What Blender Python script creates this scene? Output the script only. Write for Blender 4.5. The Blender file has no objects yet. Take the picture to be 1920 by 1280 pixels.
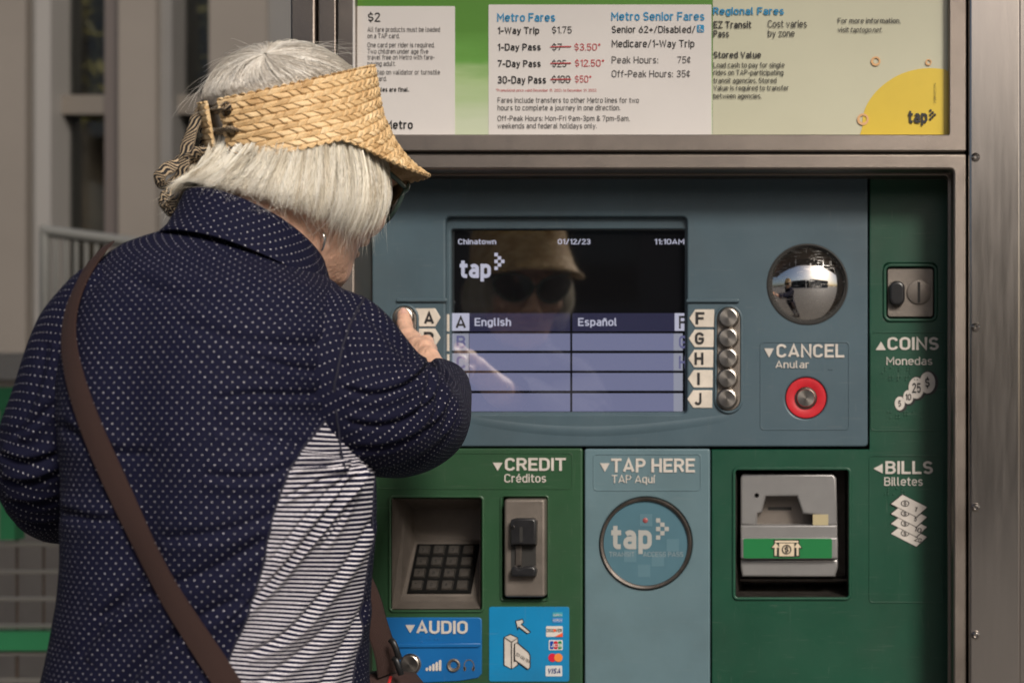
import bpy, math, random
import numpy as np
from mathutils import Vector, Matrix

random.seed(7); rng = np.random.default_rng(7)
SC = bpy.context.scene; COL = SC.collection
R = math.radians

# ------------------------------------------------------------ camera, sky, sun, exposure
K, D, U0, V0, CZ = 0.0007, 1.9, 1530.0, 800.0, 1.27    # metres per photo pixel on the machine face; camera distance; camera foot
cam = bpy.data.cameras.new('camera'); camo = bpy.data.objects.new('camera', cam); COL.objects.link(camo)
camo.location = (0, -D, CZ); camo.rotation_euler = (R(90), 0, 0)
cam.sensor_width = 36; cam.lens = 36 * D / (1920 * K)
cam.shift_x = (960 - U0) / 1920; cam.shift_y = (V0 - 640) / 1920
cam.clip_start = 0.05; cam.clip_end = 400
cam.dof.use_dof = True; cam.dof.focus_distance = 1.58; cam.dof.aperture_fstop = 5.4
SC.camera = camo

SUN_EL, SUN_AZ = 34.0, 30.0     # elevation; degrees to the right of the line straight behind the camera
w = bpy.data.worlds.new('World'); SC.world = w; w.use_nodes = True
nt = w.node_tree; nt.nodes.clear()
wo = nt.nodes.new('ShaderNodeOutputWorld'); bg = nt.nodes.new('ShaderNodeBackground'); sk = nt.nodes.new('ShaderNodeTexSky')
sk.sky_type = 'NISHITA'; sk.sun_disc = False
sdir = Vector((math.sin(R(SUN_AZ)) * math.cos(R(SUN_EL)), -math.cos(R(SUN_AZ)) * math.cos(R(SUN_EL)), math.sin(R(SUN_EL))))
sk.sun_elevation = R(SUN_EL); sk.sun_rotation = math.atan2(sdir.x, sdir.y)
sk.dust_density = 4.0; sk.ozone_density = 0.6; sk.air_density = 1.0
bg.inputs['Strength'].default_value = 0.07
nt.links.new(sk.outputs[0], bg.inputs[0]); nt.links.new(bg.outputs[0], wo.inputs[0])
sl = bpy.data.lights.new('sun', 'SUN'); sl.energy = 2.9; sl.angle = R(15); sl.color = (1.0, 0.93, 0.84)
so = bpy.data.objects.new('sun', sl); COL.objects.link(so)
so.rotation_euler = (-sdir).to_track_quat('-Z', 'Y').to_euler()
SC.view_settings.view_transform = 'Standard'; SC.view_settings.look = 'None'
SC.view_settings.exposure = 0.18; SC.view_settings.gamma = 1.0; SC.view_settings.use_curve_mapping = False

# ------------------------------------------------------------ helpers
def P(u, v, y=0.0):
    s = K * (D + y) / D
    return Vector(((u - U0) * s, y, CZ + (V0 - v) * s))

def proj(V):
    """world (n,3) -> photo pixel coordinates"""
    s = K * (D + V[:, 1]) / D
    return V[:, 0] / s + U0, V0 - (V[:, 2] - CZ) / s

def wloc(o):
    p = Vector((0, 0, 0))
    while o is not None:
        p = p + Vector(o.location); o = o.parent
    return p

def tag(o, label=None, cat=None, group=None, kind=None):
    if label: o['label'] = label
    if cat: o['category'] = cat
    if group: o['group'] = group
    if kind: o['kind'] = kind
    return o

def thing(name, loc, label, cat, group=None):
    o = bpy.data.objects.new(name, None); COL.objects.link(o); o.location = loc
    o.empty_display_size = 0.05
    return tag(o, label, cat, group)

def finish(me, mat, smooth=None):
    if mat is not None: me.materials.append(mat)
    if smooth is not None:
        me.polygons.foreach_set('use_smooth', [True] * len(me.polygons))
        if smooth < 179: me.set_sharp_from_angle(angle=R(smooth))
    me.update()
    return me

def mk(name, verts, faces, mat, parent=None, smooth=None, label=None, kind=None):
    """verts in world coordinates"""
    off = wloc(parent)
    me = bpy.data.meshes.new(name)
    V = np.asarray([tuple(v) for v in verts], dtype=float).reshape(-1, 3) - np.array(off)
    me.from_pydata(V.tolist(), [], [tuple(int(i) for i in f) for f in faces])
    finish(me, mat, smooth)
    o = bpy.data.objects.new(name, me); COL.objects.link(o); o.parent = parent
    return tag(o, label, None, None, kind)

def mknp(name, V, F, mat, parent=None, smooth=None, uv=None, label=None, kind=None, attrs=None):
    """fast path: V (n,3) world, F (m,k) index array; uv per vertex (n,2)"""
    off = np.array(wloc(parent)); V = np.asarray(V, float) - off; F = np.asarray(F, np.int32)
    me = bpy.data.meshes.new(name); n, k = F.shape
    me.vertices.add(len(V)); me.vertices.foreach_set('co', V.astype(np.float32).ravel())
    me.loops.add(n * k); me.loops.foreach_set('vertex_index', F.ravel())
    me.polygons.add(n); me.polygons.foreach_set('loop_start', np.arange(0, n * k, k, dtype=np.int32))
    try: me.polygons.foreach_set('loop_total', np.full(n, k, dtype=np.int32))
    except Exception: pass
    if uv is not None:
        l = me.uv_layers.new(name='UVMap'); l.data.foreach_set('uv', np.asarray(uv, np.float32)[F.ravel()].ravel())
    if attrs:
        for an, av in attrs.items():
            a = me.attributes.new(an, 'FLOAT', 'POINT'); a.data.foreach_set('value', np.asarray(av, np.float32))
    me.update(calc_edges=True); me.validate()
    finish(me, mat, smooth)
    o = bpy.data.objects.new(name, me); COL.objects.link(o); o.parent = parent
    return tag(o, label, None, None, kind)

def rr(u0, v0, u1, v1, r=6, n=5):
    pts = []
    for cx, cy, a in ((u1 - r, v0 + r, -90), (u1 - r, v1 - r, 0), (u0 + r, v1 - r, 90), (u0 + r, v0 + r, 180)):
        for i in range(n + 1):
            t = R(a + 90 * i / n); pts.append((cx + r * math.cos(t), cy + r * math.sin(t)))
    return pts

def circ(cu, cv, r, n=40, ry=None):
    ry = ry or r
    return [(cu + r * math.cos(2 * math.pi * i / n), cv + ry * math.sin(2 * math.pi * i / n)) for i in range(n)]

def curve_mesh(loops, extrude, bevel, res=2):
    cu = bpy.data.curves.new('c', 'CURVE'); cu.dimensions = '2D'; cu.fill_mode = 'BOTH'
    cu.extrude = extrude; cu.bevel_depth = bevel; cu.bevel_resolution = res; cu.offset = -bevel if bevel else 0
    for lp in loops:
        s = cu.splines.new('POLY'); s.points.add(len(lp) - 1); s.use_cyclic_u = True
        for p, q in zip(s.points, lp): p.co = (q[0], q[1], 0, 1)
    o = bpy.data.objects.new('c', cu)
    me = bpy.data.meshes.new_from_object(o)
    V = np.array([tuple(v.co) for v in me.vertices]); F = [tuple(p.vertices) for p in me.polygons]
    bpy.data.objects.remove(o); bpy.data.curves.remove(cu); bpy.data.meshes.remove(me)
    return V, F

def plate_geo(loops, y=0.0, thick=0.003, bevel=0.0, res=2):
    """loops in photo pixels on the plane y; the front face lies at y, the body goes back by thick"""
    W = [[(P(u, v, y).x, P(u, v, y).z) for u, v in lp] for lp in loops]
    V, F = curve_mesh(W, max(thick / 2 - bevel, 0.0), bevel, res)
    return np.stack([V[:, 0], y + thick / 2 - V[:, 2], V[:, 1]], 1), F

def plate(name, loops, y, thick, bevel, mat, parent, label=None, smooth=35, res=2):
    if isinstance(loops[0][0], (int, float)): loops = [loops]
    V, F = plate_geo(loops, y, thick, bevel, res)
    return mk(name, V, F, mat, parent, smooth, label)

class Batch:
    def __init__(s): s.v = []; s.f = []; s.n = 0
    def add(s, V, F):
        V = np.asarray(V, float); s.v.append(V); s.f += [tuple(int(i) + s.n for i in f) for f in F]; s.n += len(V); return s
    def plate(s, loops, y, thick=0.0006, bevel=0.0):
        if isinstance(loops[0][0], (int, float)): loops = [loops]
        return s.add(*plate_geo(loops, y, thick, bevel))
    def box(s, a, b):
        x0, y0, z0 = a; x1, y1, z1 = b
        return s.add([(x0,y0,z0),(x1,y0,z0),(x1,y1,z0),(x0,y1,z0),(x0,y0,z1),(x1,y0,z1),(x1,y1,z1),(x0,y1,z1)],
                     [(0,3,2,1),(4,5,6,7),(0,1,5,4),(1,2,6,5),(2,3,7,6),(3,0,4,7)])
    def build(s, name, mat, parent=None, smooth=None, label=None, kind=None):
        return mk(name, np.concatenate(s.v), s.f, mat, parent, smooth, label, kind)

_cap = None
def text_geo(s, bold=0.0, extrude=0.0, shear=0.0, res=3, bevel=0.0):
    cu = bpy.data.curves.new('t', 'FONT'); cu.body = s; cu.size = 1; cu.offset = bold; cu.extrude = extrude
    cu.resolution_u = res; cu.shear = shear; cu.bevel_depth = bevel; cu.bevel_resolution = 1
    o = bpy.data.objects.new('t', cu); me = bpy.data.meshes.new_from_object(o)
    V = np.array([tuple(v.co) for v in me.vertices]).reshape(-1, 3); F = [tuple(p.vertices) for p in me.polygons]
    bpy.data.objects.remove(o); bpy.data.curves.remove(cu); bpy.data.meshes.remove(me)
    return V, F

def text(b, s, u0, u1, vt, vb, y, bold=0.0, ex=0.0, shear=0.0, rot=0.0, res=3):
    """fit string s between photo columns u0..u1, cap top vt, baseline vb, standing proud by ex from plane y"""
    global _cap
    if _cap is None: _cap = text_geo('H')[0][:, 1].max()
    V, F = text_geo(s, bold, 0.5 if ex else 0.0, shear, res)
    x0, x1 = V[:, 0].min(), V[:, 0].max()
    sc = K * (D + y) / D
    X = (V[:, 0] - x0) / (x1 - x0) * (u1 - u0) * sc
    Z = V[:, 1] / _cap * (vb - vt) * sc
    Y = -(V[:, 2] + 0.5) * ex if ex else 0 * X
    if rot:
        c, s_ = math.cos(rot), math.sin(rot); X, Z = X * c - Z * s_, X * s_ + Z * c
    o = P(u0, vb, y)
    b.add(np.stack([o.x + X, o.y + Y, o.z + Z], 1), F)
    return b

def strip(pts, width, y, closed=False):
    """flat polyline ribbon in photo pixels -> loops for a plate (returns quads)"""
    V = []; F = []; n = len(pts)
    for i, p in enumerate(pts):
        a = pts[i - 1] if (i or closed) else p; c = pts[(i + 1) % n] if (i < n - 1 or closed) else p
        d = Vector((c[0] - a[0], c[1] - a[1])).normalized(); nn = Vector((-d.y, d.x)) * width / 2
        V += [P(p[0] + nn.x, p[1] + nn.y, y), P(p[0] - nn.x, p[1] - nn.y, y)]
    for i in range(n if closed else n - 1):
        j = (i + 1) % n; F.append((2 * i, 2 * j, 2 * j + 1, 2 * i + 1))
    return [tuple(v) for v in V], F

def lathe(name, centre, prof, mat, parent, n=40, axis='y', smooth=40, label=None):
    """prof: list of (radius, y offset); revolves about the y axis through centre"""
    V = []; F = []
    for r, yy in prof:
        for i in range(n):
            t = 2 * math.pi * i / n
            V.append((centre[0] + r * math.cos(t), centre[1] + yy, centre[2] + r * math.sin(t)))
    for k in range(len(prof) - 1):
        for i in range(n):
            j = (i + 1) % n; F.append((k * n + i, (k + 1) * n + i, (k + 1) * n + j, k * n + j))
    F.append(tuple(range((len(prof) - 1) * n + n - 1, (len(prof) - 1) * n - 1, -1)))
    return mk(name, V, F, mat, parent, smooth, label)

def dup(o, parent, delta):
    c = o.copy(); COL.objects.link(c); c.parent = parent; c.location = Vector(o.location) + Vector(delta)
    for ch in list(o.children):
        d = ch.copy(); COL.objects.link(d); d.parent = c
    return c

def link_mesh(name, me_obj, parent, delta): return dup(me_obj, parent, delta)

# ------------------------------------------------------------ materials
def pmat(name, col, rough=0.5, metal=0.0, var=0.0, vs=6.0, bump=0.0, bs=400.0, coat=0.0, ior=None, rvar=0.0, stretch=None, col2=None, emit=None, es=1.0, scr=0.0, sheen=0.0, wear=0.0):
    m = bpy.data.materials.new(name); m.use_nodes = True; N = m.node_tree.nodes; L = m.node_tree.links
    b = N['Principled BSDF']; b.inputs['Base Color'].default_value = (*col, 1); b.inputs['Roughness'].default_value = rough
    b.inputs['Metallic'].default_value = metal
    if coat: b.inputs['Coat Weight'].default_value = coat; b.inputs['Coat Roughness'].default_value = 0.12
    if ior: b.inputs['IOR'].default_value = ior
    if sheen: b.inputs['Sheen Weight'].default_value = sheen; b.inputs['Sheen Roughness'].default_value = 0.6
    if emit: b.inputs['Emission Color'].default_value = (*emit, 1); b.inputs['Emission Strength'].default_value = es
    tc = N.new('ShaderNodeTexCoord'); mp = N.new('ShaderNodeMapping'); L.new(tc.outputs['Object'], mp.inputs[0])
    if stretch: mp.inputs['Scale'].default_value = stretch
    def noise(scale, detail=6, rg=0.6):
        n = N.new('ShaderNodeTexNoise'); n.inputs['Scale'].default_value = scale; n.inputs['Detail'].default_value = detail
        n.inputs['Roughness'].default_value = rg; L.new(mp.outputs[0], n.inputs['Vector']); return n
    if var or col2:
        n = noise(vs); cr = N.new('ShaderNodeValToRGB'); cr.color_ramp.elements[0].position = 0.3; cr.color_ramp.elements[1].position = 0.7
        c2 = col2 or tuple(min(1, c * (1 + var)) for c in col); c1 = tuple(c * (1 - var) for c in col)
        cr.color_ramp.elements[0].color = (*c1, 1); cr.color_ramp.elements[1].color = (*c2, 1)
        L.new(n.outputs[0], cr.inputs[0]); L.new(cr.outputs[0], b.inputs['Base Color'])
    if wear:
        src = b.inputs['Base Color'].links[0].from_socket if b.inputs['Base Color'].links else None
        acc = None
        for sc3, ro in (((4, 1, 90), .5), ((90, 1, 5), .9), ((5, 1, 70), 2.4)):
            m2 = N.new('ShaderNodeMapping'); m2.inputs['Scale'].default_value = sc3; m2.inputs['Rotation'].default_value = (0, ro, 0); L.new(tc.outputs['Object'], m2.inputs[0])
            n2 = N.new('ShaderNodeTexNoise'); n2.inputs['Scale'].default_value = 5; n2.inputs['Detail'].default_value = 5; L.new(m2.outputs[0], n2.inputs[0])
            r2 = N.new('ShaderNodeMapRange'); r2.inputs['From Min'].default_value = .675; r2.inputs['From Max'].default_value = .72; L.new(n2.outputs[0], r2.inputs[0])
            if acc is None: acc = r2.outputs[0]
            else:
                mx = N.new('ShaderNodeMath'); mx.operation = 'MAXIMUM'; L.new(acc, mx.inputs[0]); L.new(r2.outputs[0], mx.inputs[1]); acc = mx.outputs[0]
        ml = N.new('ShaderNodeMath'); ml.operation = 'MULTIPLY'; ml.inputs[1].default_value = wear; L.new(acc, ml.inputs[0])
        mixc = N.new('ShaderNodeMix'); mixc.data_type = 'RGBA'; L.new(ml.outputs[0], mixc.inputs['Factor'])
        if src: L.new(src, mixc.inputs['A'])
        else: mixc.inputs['A'].default_value = (*col, 1)
        mixc.inputs['B'].default_value = (.34, .33, .30, 1)
        n3 = noise(2.2, 8, .65); r3 = N.new('ShaderNodeMapRange'); r3.inputs['From Min'].default_value = .50; r3.inputs['From Max'].default_value = .72; r3.inputs['To Max'].default_value = .38; L.new(n3.outputs[0], r3.inputs[0])
        mixd = N.new('ShaderNodeMix'); mixd.data_type = 'RGBA'; L.new(r3.outputs[0], mixd.inputs['Factor']); L.new(mixc.outputs['Result'], mixd.inputs['A']); mixd.inputs['B'].default_value = (.035, .030, .026, 1)
        L.new(mixd.outputs['Result'], b.inputs['Base Color'])
    if rvar:
        n = noise(vs * 3); mr = N.new('ShaderNodeMapRange'); mr.inputs['To Min'].default_value = max(0, rough - rvar); mr.inputs['To Max'].default_value = rough + rvar
        mr.inputs['From Min'].default_value = 0.3; mr.inputs['From Max'].default_value = 0.7
        L.new(n.outputs[0], mr.inputs[0]); L.new(mr.outputs[0], b.inputs['Roughness'])
    if bump or scr:
        n = noise(bs, 3); bp = N.new('ShaderNodeBump'); bp.inputs['Strength'].default_value = bump; bp.inputs['Distance'].default_value = 0.001
        L.new(n.outputs[0], bp.inputs['Height']); L.new(bp.outputs[0], b.inputs['Normal'])
    return m

def srgb(r, g, b):
    f = lambda c: (c / 255 / 12.92) if c / 255 <= 0.04045 else ((c / 255 + 0.055) / 1.055) ** 2.4
    return (f(r), f(g), f(b))

M = {}
M['steel'] = pmat('bead_blasted_steel', (0.25, 0.215, 0.19), 0.40, 1.0, var=0.14, vs=5, bump=0.35, bs=900, rvar=0.08)
M['steel_brushed'] = pmat('brushed_steel', (0.48, 0.44, 0.41), 0.22, 1.0, var=0.03, vs=3, bump=0.05, bs=60, rvar=0.03, stretch=(14, 14, 1))
M['steel_dark'] = pmat('dull_dark_steel', (0.12, 0.105, 0.095), 0.45, 0.85, var=0.25, vs=30, bump=0.3, bs=700, rvar=0.1)
M['cast'] = pmat('cast_grey_metal', (0.19, 0.165, 0.145), 0.45, 0.55, var=0.15, vs=25, bump=0.35, bs=900, rvar=0.08)
M['blue'] = pmat('slate_blue_paint', (0.062, 0.100, 0.125), 0.42, var=0.10, vs=7, bump=0.12, bs=900, rvar=0.06, wear=.07)
M['ltblue'] = pmat('pale_teal_paint', (0.108, 0.176, 0.204), 0.42, var=0.10, vs=8, bump=0.12, bs=900, rvar=0.06, wear=.07)
M['green'] = pmat('green_paint', (0.0075, 0.059, 0.033), 0.40, var=0.12, vs=7, bump=0.12, bs=900, rvar=0.06, wear=.07)
M['green_l'] = pmat('leaf_green_paint', (0.022, 0.071, 0.032), 0.40, var=0.12, vs=7, bump=0.12, bs=900, rvar=0.06, wear=.07)
M['audio_blue'] = pmat('bright_blue_vinyl', (0.008, 0.115, 0.34), 0.35, var=0.06, vs=12, bump=0.08, bs=700, wear=.07)
M['cyan'] = pmat('cyan_sticker', (0.010, 0.21, 0.45), 0.3, var=0.06, vs=12, bump=0.05, bs=700, wear=.07)
M['letter'] = pmat('worn_offwhite_lettering', (0.54, 0.50, 0.46), 0.5, var=0.12, vs=40, bump=0.2, bs=900)
M['tagw'] = pmat('worn_cream_tag', (0.60, 0.54, 0.47), 0.5, var=0.16, vs=30, bump=0.25, bs=500)
M['ink'] = pmat('black_ink', (0.018, 0.017, 0.018), 0.5)
M['inkgrey'] = pmat('grey_ink', (0.10, 0.095, 0.095), 0.5)
M['inkred'] = pmat('red_ink', (0.50, 0.05, 0.06), 0.5)
M['inkblue'] = pmat('blue_ink', (0.01, 0.25, 0.50), 0.5)
M['black'] = pmat('black_plastic', (0.018, 0.018, 0.02), 0.28, var=0.2, vs=60, bump=0.1, bs=600)
M['rubber'] = pmat('dark_gasket', (0.02, 0.019, 0.018), 0.7)
M['red'] = pmat('red_enamel_ring', (0.50, 0.012, 0.022), 0.42, var=0.1, vs=60, bump=0.1, bs=800)
M['ivory'] = pmat('ivory_print', (0.62, 0.52, 0.38), 0.5, var=0.06, vs=80)
M['card'] = pmat('white_card', (0.70, 0.665, 0.645), 0.35, var=0.035, vs=9, coat=0.4)
M['paleyel'] = pmat('pale_cream_print', (0.57, 0.56, 0.42), 0.35, var=0.05, vs=5, coat=0.4)
M['yellow'] = pmat('yellow_print', (0.72, 0.52, 0.045), 0.35, var=0.05, vs=12, coat=0.4)
M['peach'] = pmat('peach_print', (0.72, 0.42, 0.20), 0.4, var=0.05, vs=12)
def button_mat():
    m = pmat('turned_steel_button', (0.42, 0.39, 0.36), 0.30, 1.0)
    N = m.node_tree.nodes; L = m.node_tree.links; b = N['Principled BSDF']
    b.inputs['Anisotropic'].default_value = 0.55
    tg = N.new('ShaderNodeTangent'); tg.direction_type = 'RADIAL'; tg.axis = 'Y'; L.new(tg.outputs[0], b.inputs['Tangent'])
    return m
M['button'] = button_mat()
def mirror_mat():
    m = pmat('scratched_chrome', (0.80, 0.78, 0.76), 0.06, 1.0)
    N = m.node_tree.nodes; L = m.node_tree.links; b = N['Principled BSDF']
    tc = N.new('ShaderNodeTexCoord'); acc = None
    for k, (sx, sz, ro) in enumerate(((14, 160, 0.4), (160, 16, 1.1), (18, 140, 2.2), (12, 150, 2.9))):
        mp = N.new('ShaderNodeMapping'); mp.inputs['Scale'].default_value = (sx, 1, sz); mp.inputs['Rotation'].default_value = (0, ro, 0)
        L.new(tc.outputs['Object'], mp.inputs[0])
        v = N.new('ShaderNodeTexNoise'); v.inputs['Scale'].default_value = 3 + k; v.inputs['Detail'].default_value = 4; L.new(mp.outputs[0], v.inputs[0])
        cr = N.new('ShaderNodeMapRange'); cr.inputs['From Min'].default_value = 0.60; cr.inputs['From Max'].default_value = 0.68; L.new(v.outputs[0], cr.inputs[0])
        if acc is None: acc = cr.outputs[0]
        else:
            mx = N.new('ShaderNodeMath'); mx.operation = 'MAXIMUM'; L.new(acc, mx.inputs[0]); L.new(cr.outputs[0], mx.inputs[1]); acc = mx.outputs[0]
    mr = N.new('ShaderNodeMapRange'); mr.inputs['To Min'].default_value = 0.03; mr.inputs['To Max'].default_value = 0.30
    L.new(acc, mr.inputs[0]); L.new(mr.outputs[0], b.inputs['Roughness'])
    return m
M['mirror'] = mirror_mat()
def poster_green():
    m = pmat('green_print', (0.1, 0.3, 0.05), 0.35, coat=0.4)
    N = m.node_tree.nodes; L = m.node_tree.links; b = N['Principled BSDF']
    tc = N.new('ShaderNodeTexCoord'); n = N.new('ShaderNodeTexNoise'); n.inputs['Scale'].default_value = 4; n.inputs['Detail'].default_value = 8
    mp = N.new('ShaderNodeMapping'); mp.inputs['Scale'].default_value = (2, 2, 9); L.new(tc.outputs['Object'], mp.inputs[0]); L.new(mp.outputs[0], n.inputs[0])
    sx = N.new('ShaderNodeSeparateXYZ'); L.new(tc.outputs['Object'], sx.inputs[0])
    zr = N.new('ShaderNodeMapRange'); zr.inputs['From Min'].default_value = P(0, 250, -.06).z; zr.inputs['From Max'].default_value = P(0, 0, -.06).z
    L.new(sx.outputs[2], zr.inputs[0])
    ad = N.new('ShaderNodeMath'); ad.operation = 'MULTIPLY_ADD'; ad.inputs[1].default_value = 0.45; L.new(n.outputs[0], ad.inputs[0]); L.new(zr.outputs[0], ad.inputs[2])
    cr = N.new('ShaderNodeValToRGB'); e = cr.color_ramp.elements
    e[0].position = 0.28; e[0].color = (0.56, 0.62, 0.45, 1); e[1].position = 1.05; e[1].color = (0.085, 0.24, 0.02, 1)
    e2 = e.new(0.62); e2.color = (0.38, 0.52, 0.24, 1); e3 = e.new(0.80); e3.color = (0.13, 0.33, 0.05, 1)
    L.new(ad.outputs[0], cr.inputs[0]); L.new(cr.outputs[0], b.inputs['Base Color'])
    return m
M['pgreen'] = poster_green()
M['scrblack'] = pmat('screen_glass', (0.006, 0.006, 0.007), 0.04, ior=3.5, rvar=0.0)
def ui(name, col, es): return pmat(name, (0.01, 0.01, 0.012), 0.05, ior=3.5, emit=col, es=es)
M['ui_row'] = ui('screen_lavender', (0.165, 0.175, 0.29), 0.8)
M['ui_dark'] = ui('screen_dark_blue', (0.035, 0.035, 0.085), 0.5)
M['ui_grey'] = ui('screen_grey', (0.28, 0.29, 0.36), 0.8)
M['ui_text'] = ui('screen_white', (0.42, 0.42, 0.52), 0.9)
M['ui_faint'] = ui('screen_faint_letter', (0.12, 0.12, 0.24), 0.8)
M['concrete'] = pmat('concrete', (0.13, 0.12, 0.11), 0.8, var=0.12, vs=1.5, bump=0.4, bs=60)
M['beige'] = pmat('beige_cladding', (0.155, 0.137, 0.120), 0.6, var=0.06, vs=2)
M['greyframe'] = pmat('grey_frame', (0.13, 0.125, 0.12), 0.5, var=0.05)
M['fgreen'] = pmat('green_fence_paint', (0.03, 0.22, 0.09), 0.4, var=0.08)
M['wire'] = pmat('galvanised_wire', (0.42, 0.40, 0.37), 0.45, 0.7)
M['winglass'] = pmat('dark_window_glass', (0.30, 0.31, 0.29), 0.02, ior=1.4)
M['winglass'].node_tree.nodes['Principled BSDF'].inputs['Transmission Weight'].default_value = 1.0
# ------------------------------------------------------------ a narrow, even-stroked sign alphabet (stroke skeletons)
def _A(cx, cy, rx, ry, a0, a1, n=None):
    n = n or max(3, int(abs(a1 - a0) / 18))
    return [(cx + rx * math.cos(R(a0 + (a1 - a0) * i / n)), cy + ry * math.sin(R(a0 + (a1 - a0) * i / n))) for i in range(n + 1)]
def _glyphs():
    G = {}; X = .72; D_ = -.24
    O = lambda w, h: [_A(w/2, h-w/2, w/2, w/2, 0, 180) + _A(w/2, w/2, w/2, w/2, 180, 360) + [(w, h-w/2)]]
    G['O'] = (.54, O(.54, 1)); G['0'] = (.48, O(.48, 1))
    G['C'] = (.52, [_A(.26, .74, .26, .26, 15, 180) + _A(.26, .26, .26, .26, 180, 345)])
    G['G'] = (.54, [_A(.27, .73, .27, .27, 15, 180) + _A(.27, .27, .27, .27, 180, 360) + [(.54, .47), (.30, .47)]])
    G['A'] = (.60, [[(0, 0), (.30, 1), (.60, 0)], [(.09, .25), (.51, .25)]])
    G['B'] = (.52, [[(0, 0), (0, 1)], [(0, 1), (.28, 1)] + _A(.28, .76, .22, .24, 90, -90) + [(.0, .52)], [(.2, .52)] + _A(.28, .26, .24, .26, 90, -90) + [(0, 0)]])
    G['D'] = (.54, [[(0, 0), (0, 1), (.26, 1)] + _A(.27, .73, .27, .27, 90, 0) + _A(.27, .27, .27, .27, 0, -90) + [(0, 0)]])
    G['E'] = (.46, [[(.46, 1), (0, 1), (0, 0), (.46, 0)], [(0, .51), (.40, .51)]])
    G['F'] = (.44, [[(.44, 1), (0, 1), (0, 0)], [(0, .49), (.38, .49)]])
    G['H'] = (.54, [[(0, 0), (0, 1)], [(.54, 0), (.54, 1)], [(0, .51), (.54, .51)]])
    G['I'] = (0.0, [[(0, 0), (0, 1)]])
    G['J'] = (.42, [[(.42, 1), (.42, .24)] + _A(.20, .22, .22, .22, 0, -165)])
    G['L'] = (.44, [[(0, 1), (0, 0), (.44, 0)]])
    G['M'] = (.66, [[(0, 0), (0, 1), (.33, .35), (.66, 1), (.66, 0)]])
    G['N'] = (.56, [[(0, 0), (0, 1), (.56, 0), (.56, 1)]])
    G['P'] = (.50, [[(0, 0), (0, 1)], [(0, 1), (.25, 1)] + _A(.25, .73, .25, .27, 90, -90) + [(0, .46)]])
    G['R'] = (.52, [[(0, 0), (0, 1)], [(0, 1), (.26, 1)] + _A(.26, .74, .25, .26, 90, -90) + [(0, .48)], [(.27, .48), (.52, 0)]])
    G['S'] = (.48, [_A(.24, .745, .235, .255, 28, 250) + [(.30, .49)] + _A(.24, .25, .24, .25, 62, -150)])
    G['T'] = (.54, [[(0, 1), (.54, 1)], [(.27, 1), (.27, 0)]])
    G['U'] = (.54, [[(0, 1)] + _A(.27, .27, .27, .27, 180, 360) + [(.54, 1)]])
    G['V'] = (.56, [[(0, 1), (.28, 0), (.56, 1)]])
    G['W'] = (.84, [[(0, 1), (.20, 0), (.42, .92), (.64, 0), (.84, 1)]])
    G['X'] = (.54, [[(0, 0), (.54, 1)], [(0, 1), (.54, 0)]])
    G['Y'] = (.54, [[(0, 1), (.27, .44), (.54, 1)], [(.27, .44), (.27, 0)]])
    G['Z'] = (.50, [[(0, 1), (.50, 1), (0, 0), (.50, 0)]])
    o = O(.42, X)
    G['o'] = (.42, o)
    G['a'] = (.40, [_A(.21, X-.19, .19, .19, 140, 0) + [(.40, 0)], [(.40, .40), (.18, .40)] + _A(.19, .20, .19, .20, 100, 270) + [(.25, 0)] + [(.40, .10)]])
    G['b'] = (.42, o + [[(0, 1), (0, 0)]]); G['d'] = (.42, o + [[(.42, 1), (.42, 0)]])
    G['p'] = (.42, o + [[(0, X), (0, D_)]]); G['q'] = (.42, o + [[(.42, X), (.42, D_)]])
    G['c'] = (.39, [_A(.21, X-.21, .21, .21, 35, 180) + _A(.21, .21, .21, .21, 180, 325)])
    G['e'] = (.42, [[(0, .37), (.42, .37)] + _A(.21, X-.21, .21, .21, 0, 180) + _A(.21, .21, .21, .21, 180, 320)])
    G['f'] = (.26, [_A(.24, .84, .14, .16, 75, 180) + [(.10, 0)], [(0, X), (.26, X)]])
    G['g'] = (.42, o + [[(.42, X)] + _A(.21, D_+.20, .21, .20, 0, -150)])
    G['h'] = (.40, [[(0, 0), (0, 1)], _A(.20, X-.20, .20, .20, 180, 0) + [(.40, 0)]])
    G['i'] = (0.0, [[(0, 0), (0, X)], [(0, .93), (0, 1.0)]])
    G['j'] = (.10, [[(.10, X), (.10, D_+.12), (.05, D_), (-.02, D_)], [(.10, .93), (.10, 1.0)]])
    G['k'] = (.38, [[(0, 0), (0, 1)], [(.36, X), (0, .30)], [(.12, .42), (.38, 0)]])
    G['l'] = (.14, [[(0, 1), (0, .12)] + _A(.12, .12, .12, .12, 180, 270)])
    G['m'] = (.66, [[(0, 0), (0, X)], _A(.165, X-.17, .165, .17, 180, 0) + [(.33, 0)], _A(.495, X-.17, .165, .17, 180, 0) + [(.66, 0)]])
    G['n'] = (.40, [[(0, 0), (0, X)], _A(.20, X-.20, .20, .20, 180, 0) + [(.40, 0)]])
    G['r'] = (.26, [[(0, 0), (0, X)], _A(.18, X-.18, .18, .18, 180, 60)])
    G['s'] = (.36, [_A(.18, .54, .17, .18, 30, 240) + _A(.18, .175, .18, .175, 70, -150)])
    G['t'] = (.26, [[(.09, .94), (.09, .14)] + _A(.22, .14, .13, .14, 180, 280), [(0, X), (.26, X)]])
    G['u'] = (.40, [[(0, X)] + _A(.20, .20, .20, .20, 180, 360), [(.40, X), (.40, 0)]])
    G['v'] = (.42, [[(0, X), (.21, 0), (.42, X)]]); G['w'] = (.62, [[(0, X), (.15, 0), (.31, X-.06), (.47, 0), (.62, X)]])
    G['x'] = (.40, [[(0, 0), (.40, X)], [(0, X), (.40, 0)]]); G['y'] = (.42, [[(0, X), (.22, .02)], [(.42, X), (.15, D_), (.04, D_)]])
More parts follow.
